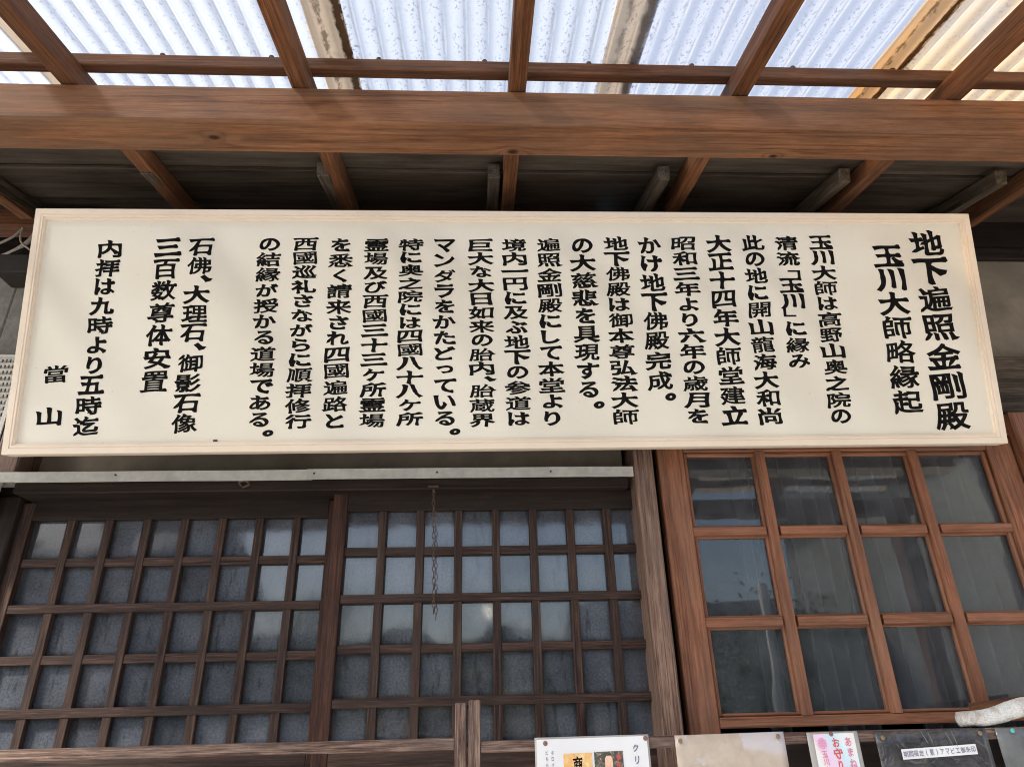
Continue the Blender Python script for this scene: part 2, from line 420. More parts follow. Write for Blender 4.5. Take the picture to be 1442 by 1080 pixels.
def area(q): return 0.5 * sum(q[i].x * q[(i + 1) % len(q)].y - q[(i + 1) % len(q)].x * q[i].y for i in range(len(q)))

def brush_glyph(ch, weight=1.0, brush=True):
    """triangles of a character: the plain outline with brush-like stroke ends, fattened by bands along its edges"""
    polys, bb = glyph_outline(ch)
    polys = [[p.copy() for p in q] for q in polys]
    big = max(polys, key=lambda q: abs(area(q)))
    sgn = 1 if area(big) > 0 else -1          # outer contours are made counter-clockwise
    if sgn < 0: polys = [q[::-1] for q in polys]
    ink = sum(area(q) for q in polys)
    dens = max(0.0, min(1.0, (ink - 0.16) / 0.22))
    tips = []
    kana = '\u3040' <= ch <= '\u30ff'
    if brush:
        new = []
        for q in polys:
            n = len(q); out = [None] * n
            for i in range(n):
                A, B = q[i], q[(i + 1) % n]; P, S = q[i - 1], q[(i + 2) % n]
                e = B - A; L = e.length
                if not (0.035 < L < 0.105): continue
                u, w = (A - P), (S - B)
                if u.length < 0.02 or w.length < 0.02: continue
                bl = min(.10, .45 * min(u.length, w.length)); u.normalize(); w.normalize(); en = e / L
                if u.cross(en) < 0.75 or en.cross(w) < 0.75: continue
                if u.dot(w) > -0.8: continue
                d = (u - w).normalized(); ang = math.degrees(math.atan2(d.y, d.x))
                # A is on the right-hand side of the stroke seen along d, B on its left
                if abs(ang) < 22:                                    # end of a horizontal: pressed down, with a shoulder
                    out[i] = [A + Vector((.012, -.014)), A + Vector((.034, .004)), B + Vector((.006, .030)), B + Vector((-.035, .036)), B + Vector((-.10, .0))]
                elif abs(abs(ang) - 180) < 22:                        # start of a horizontal: slanted
                    out[i] = [A + Vector((-.030, .022)), B + Vector((.012, -.012))]
                elif 60 < ang < 120:                                  # head of a vertical
                    out[i] = [A + Vector((.012, -.020)), B + Vector((.006, .030)), B + Vector((-.034, .034)), B + Vector((-.006, -.03))]
                elif -112 < ang < -72:                                # foot of a vertical
                    out[i] = [A + Vector((-.004, .012)), A + e * .5 + Vector((.004, -.022)), B + Vector((.010, -.010))]
                elif -165 < ang <= -112:                              # left-falling stroke: drawn out to a point
                    m = A + e * .5 + d * .055
                    out[i] = [A - d * bl + e * .01, m + (A - m) * .10, m + (B - m) * .06, B - d * bl - e * .01]
                    tips += [(m, .13)]
                elif -72 <= ang < -15:                                # right-falling stroke: broad foot
                    lo, hi = (A, B) if A.y < B.y else (B, A)
                    out[i] = [A + Vector((-.05, -.036)), A + Vector((.085, -.002)), B + Vector((.06, .006)), B + Vector((-.03, .022))] if not kana else [A - e * .1, A + e * .5 + d * .02, B + e * .1]
            r = []; i = 0; skip_first = False
            used = set()
            for i in range(n):
                if out[i] is not None: used.add(i); used.add((i + 1) % n)
            for i in range(n):
                if out[i] is not None: r += out[i]
                elif i not in used: r.append(q[i])
            new.append(r)
        polys = new
    kw = .82 if kana else 1.0
    kx, ky = (0.037 * weight * kw * (1 - .62 * dens), 0.033 * weight * kw * (1 - .6 * dens))
    tris = []
    fine = []
    for q in polys:
        r = []
        for i in range(len(q)):
            a, b = q[i], q[(i + 1) % len(q)]; L = (b - a).length
            r.append((a, 1.0))
            if brush and not kana and L > .20:
                for t in (.2, .4, .6, .8): r.append((a.lerp(b, t), 1.0 - .5 * math.sin(math.pi * t) * min(1.0, L / .45)))
        fine.append(r)
    polys = [[p for p, _ in qq] for qq in fine]
    flat = [p for q in polys for p in q]; edges = []; k0 = 0
    for q in polys:
        edges += [(k0 + i, k0 + (i + 1) % len(q)) for i in range(len(q))]; k0 += len(q)
    cv, _e, cf, *_r = delaunay_2d_cdt(flat, edges, [], 0, 1e-6)
    def inside(c):
        wn = 0
        for q in polys:
            for i in range(len(q)):
                a, b = q[i], q[(i + 1) % len(q)]
                if (a.y <= c.y) != (b.y <= c.y):
                    s_ = (b.x - a.x) * (c.y - a.y) - (c.x - a.x) * (b.y - a.y)
                    if a.y <= c.y and s_ > 0: wn += 1
                    elif b.y <= c.y and s_ < 0: wn -= 1
        return wn != 0
    for f in cf:
        p = [Vector(cv[k]) for k in f]
        if inside((p[0] + p[1] + p[2]) / 3): tris.append(p)
    for qq in fine:
        q = [p for p, _ in qq]; wf = [w_ for _, w_ in qq]
        n = len(q); off = []
        for i in range(n):
            a = (q[i] - q[i - 1]); b = (q[(i + 1) % n] - q[i])
            na = Vector((a.y, -a.x)); nb = Vector((b.y, -b.x))
            if na.length > 0: na.normalize()
            if nb.length > 0: nb.normalize()
            m = na + nb
            if m.length < 0.25: m = na
            m = m / max(.55, m.dot(na)) if m.dot(na) > 0 else na
            if m.length > 1.5: m = m * (1.5 / m.length)
            f_ = wf[i]
            if brush: f_ *= 1.0 + (.9 if kana else .5) * mnoise.noise(Vector((q[i].x * 4.2, q[i].y * 4.2, ord(ch) * .37)))
            for tp, rr in tips: f_ = min(f_, max(.12, (q[i] - tp).length / rr))
            off.append(Vector((m.x * kx * f_, m.y * ky * f_)))
        for i in range(n):
            j = (i + 1) % n
            if (q[j] - q[i]).length < 1e-6: continue
            a, b = q[i] + off[i], q[j] + off[j]
            tris.append([q[i], a, b]); tris.append([q[i], b, q[j]])
    return tris, bb

_cache = {}
PUNCT = {'、': (0.25, 0.25), '。': (0.3, 0.3)}
def add_char(bm, ch, cx, cz, w, h, y=0.0, weight=1.0, brush=True, fit=True, jig=0.0):
    key = (ch, weight, brush)
    if key not in _cache: _cache[key] = brush_glyph(ch, weight, brush)
    tris, (x0, x1, y0, y1) = _cache[key]
    if fit and ch not in '、。一二三「」・ケっ':
        ex, ey = (x0 + x1) / 2, (y0 + y1) / 2
        gx, gy = max(x1 - x0, .45), max(y1 - y0, .55)
        kx = w * .93 / (gx + .05); ky = h * .90 / (gy + .03)
        kana = '\u3040' <= ch <= '\u30ff'
        kx = min(kx, w * (1.0 if kana else 1.12)) * (.9 if kana else 1.0); ky = min(ky, h * 1.25) * (.93 if kana else 1.0)
    else:
        ex, ey = (x0 + x1) / 2, (y0 + y1) / 2
        kx, ky = w, h
    sh = (.075 if not ('\u3040' <= ch <= '\u30ff') else .03) if brush else 0.0
    jx, jz = rnd.uniform(-jig, jig), rnd.uniform(-jig, jig); js = 1 + rnd.uniform(-jig, jig) * 8
    for t in tris:
        vs = []
        for p in t:
            px, py = (p.x - ex), (p.y - ey)
            if brush: px, py = px + .018 * math.sin(py * 5.2 + ord(ch)), py - .05 * px * px + .012 * math.sin(px * 6.0 + ord(ch) * 1.7)
            py += sh * px
            vs.append(bm.verts.new((cx + jx + px * kx * js, y, cz + jz + py * ky * js)))
        bm.faces.new(vs)

def text_column(name, s, top, bottom, w, mat, parent, y, weight=1.0, brush=True, gap=.97, jig=0.0):
    """characters down a column; top and bottom are (x, z) of the first and last character's centre"""
    wt = []
    for ch in s: wt.append({'、': .55, '。': .62, '「': .72, '」': .72, '一': .72, ' ': 1.0}.get(ch, 1.0))
    pos = [0.0]
    for a, b in zip(wt, wt[1:]): pos.append(pos[-1] + (a + b) / 2)
    tot = pos[-1] or 1.0
    pitch = (top[1] - bottom[1]) / tot if len(s) > 1 else w * .8
    bm = bmesh.new()
    for ch, p in zip(s, pos):
        if ch == ' ': continue
        t = p / tot; cx = top[0] + (bottom[0] - top[0]) * t; cz = top[1] - pitch * p
        h = min(pitch * gap, w * .86)
        ww = w
        if ch == '、': cx += w * .30; cz += h * .10
        if ch == '。': cx += w * .36
        if ch == '「': cx += w * .22; cz -= h * .10
        if ch == '」': cx -= w * .22; cz += h * .10
        if ch in '「」':
            vert_bracket(bm, ch, cx, cz, w, h, y); continue
        if ch == 'っ': h *= .85; ww *= .8
        if ch == 'ケ': h *= .9; ww *= .85
        add_char(bm, ch, cx, cz, ww, h, y, weight, brush, True, jig)
    return link_mesh(name, bm, mat, parent, (0, 0, 0))

def vert_bracket(bm, ch, cx, cz, w, h, y):
    t = w * .075
    s = 1 if ch == '「' else -1
    def quad(x0, z0, x1, z1):
        vs = [bm.verts.new((cx + s * a, y, cz + s * b)) for a, b in ((x0, z0), (x1, z0), (x1, z1), (x0, z1))]
        bm.faces.new(vs if s > 0 else vs)
    quad(-w * .30, h * .10, w * .22, h * .10 + t)
    quad(w * .22 - t * 1.6, -h * .38, w * .22, h * .10)

# ================================================================== setting
def ground():
    bm = bmesh.new(); s = 120
    bm.faces.new([bm.verts.new(p) for p in ((-s, -s, 0), (s, -s, 0), (s, s, 0), (-s, s, 0))])
    o = link_mesh('ground', bm, M['ground']); o['kind'] = 'structure'
ground()

# ------------------------------------------------------------------ the temple building (wall, posts, old eave)
T = thing('temple_building', 'old timber temple building with dun plaster, dark posts and weathered eave boards above the windows', 'building', (0, 0, 0))
def wall_box(name, lo, hi, mat, label=None, bev=0.0):
    o = link_mesh(name, box_bm(*[hi[k] - lo[k] for k in range(3)], bev), mat, T, [(hi[k] + lo[k]) / 2 for k in range(3)])
    if label: o['label'] = label
    return o
# posts
bar('post', (.446, -.120, 0), (.500, .06, 3.0), 'z', M['post_wood'], T, .004, .0015)['label'] = 'weathered brown post between lattice and glazed window'
bar('post', (-1.385, -.02, 0), (-1.301, .06, 2.10), 'z', M['dark_wood'], T, .004, .0015)  # lower left post: the shade under the strip is put into its dark timber
bar('post', (-1.335, -.115, 2.132), (-1.272, .06, 2.75), 'z', M['post_wood'], T, .004, .0015)['label'] = 'rough left post under the corner of the sign'
bar('post', (1.618, -.11, 0), (1.74, .06, 2.31), 'z', M['door_wood'], T, .004, .001)['label'] = 'red-brown post right of the glazed window'
# plaster above the openings, lintels and headers
wall_box('plaster_wall', (-1.285, -.02, 2.126), (.432, .05, 3.3), M['plaster'])
wall_box('plaster_wall', (.503, -.0, 2.62), (1.618, .05, 3.3), M['plaster'])
wall_box('plaster_wall', (1.6185, .0, 2.545), (5.0, .05, 2.95), M['plaster'])
wall_box('plaster_wall', (1.6185, .0, 2.985), (5.0, .05, 3.3), M['dark_wood'])
bar('wall_beam', (1.62, -.02, 2.945), (5.0, .04, 2.99), 'x', M['dark_wood'], T)
bar('wall_beam', (1.62, -.045, 2.335), (5.0, .05, 2.535), 'x', M['old_wood'], T, .003, .002)['label'] = 'cracked dark horizontal wall beam right of the sign'
bar('wall_beam', (.503, -.085, 2.245), (1.618, .05, 2.33), 'x', M['door_wood'], T)
wall_box('wall_panel', (1.74, -.03, 0), (5.0, .05, 2.333), M['door_wood'])
bar('lintel', (-1.285, -.085, 2.09), (.432, .05, 2.122), 'x', M['dark_wood'], T, .003, .002)
bar('wall_beam', (-1.64, -.09, 3.005), (-1.30, -.02, 3.068), 'x', M['canopy_wood'], T)['label'] = 'short brown beam end at the upper left'
wall_box('wall_panel', (-1.285, -.02, 0), (.432, .05, 1.405), M['dark_wood'])
wall_box('wall_panel', (.503, -.0, 0), (1.618, .05, 1.43), M['dark_wood'])
wall_box('wall_panel', (-1.3855, .0, 2.101), (-1.2855, .05, 3.3), M['dark_wood'])
wall_box('wall_panel', (-5.0, .15, 2.9), (-1.385, .2, 3.4), M['dark_wood'])
# grey siding to the left, its boards standing on end
for k in range(16):
    x1 = -1.386 - k * .125
    bar('siding_board', (x1 - .121, -.02 + .004 * (k % 2), 0), (x1, .03, 2.90), 'z', M['siding'], T, .004)
wall_box('side_wall', (-5.0, .04, 0), (-3.38, .06, 2.9), M['siding'])
# inside, behind the glazed window
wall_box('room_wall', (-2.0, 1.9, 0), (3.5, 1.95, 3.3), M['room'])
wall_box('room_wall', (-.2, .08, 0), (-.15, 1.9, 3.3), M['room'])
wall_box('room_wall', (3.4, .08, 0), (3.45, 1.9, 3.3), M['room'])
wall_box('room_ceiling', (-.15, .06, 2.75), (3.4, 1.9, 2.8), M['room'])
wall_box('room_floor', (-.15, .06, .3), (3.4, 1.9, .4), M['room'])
# old eave: boards laid along the wall on weathered rafters
SL = .30
def eave_z(y): return 2.98 + SL * (y + .42)
M['soffit_grey_lit'] = wood('greyed_lit_eave_board', (.035, .027, .020), (.080, .062, .046), (.15, .122, .094), (.125, .105, .083), .5, ring=12, patch_amt=.9)  # greyed wood, made lighter: daylight at the open eave edge is in the colour
def eave_board(y0, y1, th, lift):
    a = Vector((-3.5, y0, eave_z(y0) + lift)); b = Vector((-3.5, y1, eave_z(y1) + lift))
    d = (b - a).length; tilt = math.atan(SL)
    o = link_mesh('eave_board', box_bm(8.0, d, th, .002), M['soffit'], T, (.5, (y0 + y1) / 2, (a.z + b.z) / 2 + th / 2), (tilt, 0, 0))
    return o
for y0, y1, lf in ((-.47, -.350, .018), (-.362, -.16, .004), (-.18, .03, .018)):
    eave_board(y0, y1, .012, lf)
ob_ = bpy.data.objects['eave_board']; ob_.data.materials[0] = M['soffit_grey_lit']; ob_['label'] = 'greyed front eave board, toned lighter for the daylight at the eave edge'
for x in (-1.47, -.955, -.452, .047, .555, 1.108, 1.60, 2.14):
    p0 = Vector((x, -.42, eave_z(-.42) - .0235)); p1 = Vector((x, .08, eave_z(.08) - .0235))
    beam_between('eave_rafter', p0, p1, .036, .045, M['old_wood'], T)
wall_box('roof_slab', (-5, -.40, 3.06), (5, 2.6, 3.08), M['house_roof'])
bpy.data.objects['roof_slab'].rotation_euler = (math.atan(SL), 0, 0)
bpy.data.objects['roof_slab'].location.z += .42

# ------------------------------------------------------------------ canopy
K = .2216                                     # the canopy falls towards the viewer
CAN = thing('canopy', 'translucent corrugated plastic canopy on brown timber beam and rafters above the sign', 'canopy', (0, -.75, 2.745))
RX = (-1.475, -.953, -.420, .095, .640, 1.180, 1.71)
BX0, BX1 = -2.1, 2.5
nb = bar('beam', (BX0, -.801, 2.746), (BX1, -.700, 2.854), 'x', M['beam'], CAN, .004, .0012)
for x in RX:
    y0, y1 = -2.02, -.12
    zc = lambda y: 2.854 + K * (y + .80) + .029
    beam_between('rafter', (x, y0, zc(y0)), (x, y1, zc(y1)), .041, .054, M['rafter_wood'], CAN)
ptop = lambda y: 2.854 + K * (y + .80) + .0565
tilt = math.atan(K)
for y in (-.796, -1.32, -1.90):
    o = link_mesh('purlin', box_bm(BX1 - BX0, .034, .030, .002), M['canopy_wood'], CAN, ((BX0 + BX1) / 2, y, ptop(y) + .0155), (tilt, 0, 0))
    if y > -1.4:
        for k in range(int((BX1 - BX0) / .1285)):
            bm = bmesh.new()
            bmesh.ops.create_cone(bm, segments=10, radius1=.0085, radius2=.006, depth=.012, cap_ends=True)
            if abs(((-1.58 + .1285 * k) % .2571)) < .01 or True:
                sx = BX0 + .06 + .2571 * k
                if sx > BX1: bm.free(); break
                link_mesh('sheet_spacer', bm, M['rust'], CAN, (sx, y - .006, ptop(y) + .036), (tilt, 0, 0))
# post carrying the canopy's outer edge, out of the picture behind the viewer
for x in (-2.0, 2.4):
    bar('canopy_post', (x - .045, -1.99, 0), (x + .045, -1.90, ptop(-1.95) - .16), 'z', M['canopy_wood'], CAN)
bar('outer_beam', (BX0, -1.99, ptop(-1.95) - .158), (BX1, -1.90, ptop(-1.95) - .066), 'x', M['canopy_wood'], CAN)
tints = [((.70, .71, .72), .38, 0.0), ((.70, .71, .72), .38, 0.0), ((.585, .61, .645), .42, 0.0), ((.54, .58, .63), .42, 0.0), ((.52, .56, .63), .42, .0), ((.60, .51, .40), .36, .75), ((.60, .58, .55), .3, .2)]
edges = [-1.735, -1.040, -.345, .352, 1.034, 1.72, 2.40]
x = -2.12
PITCH = .0505
for k, e in enumerate(edges):
    x0, x1 = (x - .045 if k else x), e + .045
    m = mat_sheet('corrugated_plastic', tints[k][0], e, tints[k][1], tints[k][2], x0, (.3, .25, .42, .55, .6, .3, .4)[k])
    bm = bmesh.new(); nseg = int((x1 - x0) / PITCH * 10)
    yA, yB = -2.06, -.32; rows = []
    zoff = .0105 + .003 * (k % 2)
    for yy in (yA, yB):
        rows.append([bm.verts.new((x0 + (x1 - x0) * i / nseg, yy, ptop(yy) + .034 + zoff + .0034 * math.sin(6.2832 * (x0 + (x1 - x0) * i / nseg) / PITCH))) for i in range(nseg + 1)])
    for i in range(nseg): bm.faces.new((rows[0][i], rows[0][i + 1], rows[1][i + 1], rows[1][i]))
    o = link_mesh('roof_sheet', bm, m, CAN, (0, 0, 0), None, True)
    for v in o.data.vertices: v.co = v.co - Vector((0, 0, 0))
    if k == 5: o['label'] = 'yellowed corrugated plastic sheet'
    x = e

# ------------------------------------------------------------------ sign board
SG = thing('sign_board', 'long cream wooden sign board covered with columns of black brush-written Japanese characters', 'sign', (.1217, -.2, 2.16654), rot=(R(13.14), -.0048, 0), local=True)
W2, H = 1.3875, .7085
def rail_frame():
    """four mitred frame members, each with a flat face and a stepped inner lip"""
    # profile across the member: (distance in from the outer edge, y); the front face is y = 0
    prof = [(0, .050), (0, .0015), (.0015, 0), (.0165, 0), (.0175, .002), (.0185, .002), (.0195, .0005), (.0235, .0005), (.0245, .0045), (.0285, .0045), (.0305, .014), (.0305, .050)]
    cs = [(-W2, 0), (W2, 0), (W2, H), (-W2, H)]
    ins = [(1, 1), (-1, 1), (-1, -1), (1, -1)]
    for k in range(4):
        a, b = cs[k], cs[(k + 1) % 4]; ia, ib = ins[k], ins[(k + 1) % 4]
        bm = bmesh.new(); ra, rb = [], []
        horiz = k in (0, 2)
        cx, cz = (a[0] + b[0]) / 2, (a[1] + b[1]) / 2
        g = .0003
        for d, y in prof:
            pa = (a[0] + ia[0] * d, a[1] + ia[1] * d); pb = (b[0] + ib[0] * d, b[1] + ib[1] * d)
            if horiz:
                s = 1 if b[0] > a[0] else -1
                pa = (pa[0] + s * g, pa[1]); pb = (pb[0] - s * g, pb[1])
            def loc(p):
                return (p[0] - cx, y, p[1] - cz) if horiz else (p[1] - cz, y, -(p[0] - cx))
            ra.append(bm.verts.new(loc(pa))); rb.append(bm.verts.new(loc(pb)))
        n = len(prof)
        for i in range(n): bm.faces.new((ra[i], ra[(i + 1) % n], rb[(i + 1) % n], rb[i]))
        bm.faces.new(ra); bm.faces.new(rb)
        bmesh.ops.recalc_face_normals(bm, faces=bm.faces)
        link_mesh('frame_rail', bm, M['frame_wood'], SG, (cx, 0, cz), None if horiz else (0, -math.pi / 2, 0))
rail_frame()
link_mesh('panel', box_bm(2 * W2 - .058, .02, H - .058, 0), M['panel'], SG, (0, .022, H / 2))
link_mesh('backing', box_bm(2 * W2 - .05, .012, H - .05, 0), M['old_wood'], SG, (0, .042, H / 2))
YT = .0114
cols = [("地下遍照金剛殿",1.2464,0.6147,1.2432,0.0820,0.1035),("玉川大師略縁起",1.1195,0.5729,1.1164,0.1236,0.0882),
("玉川大師は高野山奥之院の",0.9162,0.6160,0.9136,0.0836,0.0692),("清流「玉川」に縁み",0.8099,0.6136,0.8107,0.2463,0.0694),
("此の地に開山龍海大和尚",0.7075,0.6143,0.7075,0.0867,0.0685),("大正十四年大師堂建立",0.6023,0.6119,0.6048,0.0892,0.0717),
("昭和三年より六年の歳月を",0.4946,0.6111,0.4994,0.0875,0.0732),("かけ地下佛殿完成。",0.3932,0.6055,0.3970,0.1440,0.0732),
("地下佛殿は御本尊弘法大師",0.2908,0.6095,0.2931,0.0885,0.0724),("の大慈悲を具現する。",0.1891,0.6039,0.1919,0.1230,0.0724),
("遍照金剛殿にして本堂より",0.0895,0.6058,0.0858,0.0864,0.0717),("境内一円に及ぶ地下の参道は",-0.0129,0.6050,-0.0092,0.0857,0.0713),
("巨大な大日如来の胎内、胎蔵界",-0.1116,0.6043,-0.1103,0.0825,0.0710),("マンダラをかたどっている。",-0.2178,0.6021,-0.2137,0.0500,0.0706),
("特に奥之院には四國八十八ヶ所",-0.3156,0.6047,-0.3132,0.0871,0.0703),("霊場及び西國三十三ヶ所霊場",-0.4160,0.6039,-0.4157,0.0840,0.0699),
("を悉く請来され四國遍路と",-0.5191,0.6031,-0.5177,0.0845,0.0696),("西國巡礼さながらに順拝修行",-0.6205,0.6057,-0.6197,0.0838,0.0692),
("の結縁が授かる道場である。",-0.7238,0.6048,-0.7226,0.0510,0.0689),("石佛、大理石、御影石像",-0.9180,0.5954,-0.9227,0.0810,0.0698),
("三百数尊体安置",-1.0116,0.5947,-1.0129,0.1997,0.0700),("内拝は九時より五時迄",-1.1725,0.5882,-1.1833,0.0757,0.0656),
("當",-1.2798,0.2207,-1.2798,0.2207,0.0641),("山",-1.2820,0.1027,-1.2820,0.1027,0.0641)]
for s, u0, v0, u1, v1, w in cols:
    s = s.replace('ヶ', 'ケ')
    text_column('lettering', s, (u0, v0), (u1, v1), w * 1.06, M['ink'], SG, YT, 1.38, True, .97, .0006)
bm = box_bm(.011, .005, .006, .001); link_mesh('nail', bm, M['rust'], SG, (-.836, .011, .0325))

# ------------------------------------------------------------------ two lattice doors
def lattice_door(label, x0, x1, yf, xs, zs, stile_l, stile_r, red, ztop, group):
    t = thing('lattice_door', label, 'door', ((x0 + x1) / 2, yf, 0), group)
    zb = 1.437
    bar('stile', (x0, yf - .012, 0.02), (x0 + stile_l, yf + .02, ztop + .05), 'z', M['lattice_red'] if red else M['lattice_wood'], t)
    bar('stile', (x1 - stile_r, yf - .012, 0.02), (x1, yf + .02, ztop + .05), 'z', M['lattice_red'], t)
    xa, xb = x0 + stile_l, x1 - stile_r
    bar('top_rail', (xa + .0005, yf - .011, ztop), (xb - .0005, yf + .02, ztop + .055), 'x', M['dark_wood'], t)
    bar('bottom_rail', (xa + .0005, yf - .011, .04), (xb - .0005, yf + .02, zb), 'x', M['lattice_wood'], t)
    bw = .0112
    for k, z in enumerate(zs):
        over = k % 2 == 1
        bar('muntin', (xa + .0003, yf - (.0105 if over else .0060), z - bw), (xb - .0003, yf + .010, z + bw), 'x', M['lattice_wood'], t, .0012, .0006)
    for k, x in enumerate(xs):
        bar('muntin', (x - bw, yf - .0085, zb), (x + bw, yf + .0085, ztop), 'z', M['lattice_wood'], t, .0012, .0006)
    # putty line round each pane and the sheet of dusty glass behind the bars
    cx_, cz_ = (xa + xb) / 2, (ztop + zb) / 2
    gm = mat_glass_frost('dusty_frosted_glass', xs[0] - cx_, xs[1] - xs[0], [z - cz_ for z in zs])
    link_mesh('glass', box_bm(xb - xa, .003, ztop - zb, 0), gm, t, (cx_, yf + .0125, cz_))
    return t
P = .1055
g = 'sliding lattice doors with dusty panes'
lattice_door('dark wooden lattice door with dusty glass panes at the far left under the sign', -1.300, -.395, .012,
             [-1.157 + P * k for k in range(7)], [1.917, 1.793, 1.664, 1.537], .034, .04, False, 2.036, g)
lattice_door('dark wooden lattice door in the middle with a rusty chain hanging before it', -.414, .47, -.030,
             [-.272 + .1068 * k for k in range(7)], [1.927, 1.799, 1.671, 1.543], .040, .02, True, 2.041, g)

# ------------------------------------------------------------------ glazed window door on the right
GD = thing('glazed_door', 'red-brown wooden door with twelve large clear square panes right of the post', 'door', (1.06, -.08, 0))
yf = -.085
bar('stile', (.523, yf, .02), (.602, yf + .034, 2.235), 'z', M['door_wood'], GD, .003)
bar('stile', (1.532, yf, .02), (1.612, yf + .034, 2.235), 'z', M['door_wood'], GD, .003)
bar('top_rail', (.6025, yf + .001, 2.197), (1.5315, yf + .034, 2.235), 'x', M['door_wood'], GD, .003)
bar('bottom_rail', (.6025, yf + .001, 1.464), (1.5315, yf + .034, 1.489), 'x', M['door_wood'], GD, .003)
bar('bottom_rail', (.6025, yf + .001, .10), (1.5315, yf + .034, 1.435), 'x', M['dark_wood'], GD, .003)
def moulded(name, x0, x1, z0, z1, axis):
    """a glazing bar: a flat nose standing proud of two sloped shoulders"""
    L = (x1 - x0) if axis == 'x' else (z1 - z0); w = (z1 - z0) if axis == 'x' else (x1 - x0)
    pr = [(-w / 2, .024), (-w / 2, .017), (-w * .40, .0125), (-w * .36, .0125), (-w * .35, .004), (-w * .30, .0), (w * .30, .0), (w * .35, .004), (w * .36, .0125), (w * .40, .0125), (w / 2, .017), (w / 2, .024)]
    bm = bmesh.new(); A = [bm.verts.new((-L / 2, y, a)) for a, y in pr]; B = [bm.verts.new((L / 2, y, a)) for a, y in pr]
    n = len(pr)
    for i in range(n): bm.faces.new((A[i], A[(i + 1) % n], B[(i + 1) % n], B[i]))
    bm.faces.new(A); bm.faces.new(B); bmesh.ops.recalc_face_normals(bm, faces=bm.faces)
    return link_mesh(name, bm, M['door_wood'], GD, ((x0 + x1) / 2, yf + (.003 if axis == 'x' else .001), (z0 + z1) / 2), AX[axis])
xm = [.832, 1.066, 1.300]; zm = [1.961, 1.717]
for x in xm: moulded('muntin', x - .021, x + .021, 1.4895, 2.1965, 'z')
xe = [.602] + xm + [1.532]
for z in zm:
    for a, b in zip(xe, xe[1:]):
        moulded('muntin', a + (.0213 if a != xe[0] else .0005), b - (.0213 if b != xe[-1] else .0005), z - .018, z + .018, 'x')
def bead(x0, x1, z0, z1):
    ax = 'x' if (x1 - x0) > (z1 - z0) else 'z'
    bar('glazing_bead', (x0, yf + .010, z0), (x1, yf + .026, z1), ax, M['door_wood'], GD, .003)
bead(.603, .614, 1.490, 2.196); bead(1.520, 1.531, 1.490, 2.196); bead(.6145, 1.5195, 2.185, 2.1965); bead(.6145, 1.5195, 1.4895, 1.498)
link_mesh('glass', box_bm(.928, .003, .72, 0), M['clear'], GD, (1.067, yf + .0275, 1.84))

# curtains inside, hung in folds
def curtain(label, x0, x1, y, z0, z1, folds, lean=0.0):
    bm = bmesh.new(); n = folds * 8; rows = []
    for j in range(9):
        t = j / 8
        rows.append([bm.verts.new((x0 + (x1 - x0) * i / n + lean * (t - .5), y + .025 * math.sin(6.2832 * folds * i / n) + .01 * math.sin(i * .7 + 3 * t), z1 + (z0 - z1) * t)) for i in range(n + 1)])
    for A, B in zip(rows, rows[1:]):
        for i in range(n): bm.faces.new((A[i], A[i + 1], B[i + 1], B[i]))
    bmesh.ops.solidify(bm, geom=bm.faces[:], thickness=.003)
    tag(link_mesh('curtain', bm, M['curtain'], None, (0, 0, 0), None, True), label, 'curtain', 'curtains inside the glazed door')
curtain('pale narrow curtain hanging behind the third column of door panes', 1.22, 1.33, .07, .5, 2.6, 3, .05)
curtain('wide dim curtain hanging behind the rightmost door panes', 1.42, 1.80, .09, .5, 2.6, 6)
curtain('thin pale curtain edge behind the first column of door panes', .79, .835, .06, .5, 2.6, 2)
curtain('dim curtain hanging behind the second column of door panes', .98, 1.12, .13, .5, 2.3, 3)

# ------------------------------------------------------------------ metal strip
ST = thing('drip_strip', 'pale grey painted metal drip strip running below the sign above the lattice doors', 'metal strip', (-.5, -.14, 2.11))
def strip():
    for nm, x0, x1, dz in (('strip_length', -1.9, -.455, 0.0), ('strip_length', -.470, .432, .0015)):
        bm = bmesh.new(); n = 30; rows = []
        pr = [(-.012, .0300), (-.150, .0300), (-.153, .0285), (-.1535, .002), (-.150, 0), (-.148, .002)]
        if dz: pr = [(y - .0015, z) for y, z in pr]
        for i in range(n + 1):
            x = x0 + (x1 - x0) * i / n; s = .0012 * mnoise.noise(Vector((x * 4, 0, dz * 900)))
            rows.append([bm.verts.new((x, y + s * .6, 2.0985 + dz + z + s)) for y, z in pr])
        for A, B in zip(rows, rows[1:]):
            for i in range(len(pr) - 1): bm.faces.new((A[i], B[i], B[i + 1], A[i + 1]))
        bmesh.ops.solidify(bm, geom=bm.faces[:], thickness=.0012)
        link_mesh(nm, bm, M['strip'], ST, (0, 0, 0))
    for x in (-.98, -.45, -.115, .2):
        bm = bmesh.new(); bmesh.ops.create_uvsphere(bm, u_segments=10, v_segments=6, radius=.003)
        link_mesh('nail', bm, M['rust'], ST, (x, -.1558, 2.116))
strip()

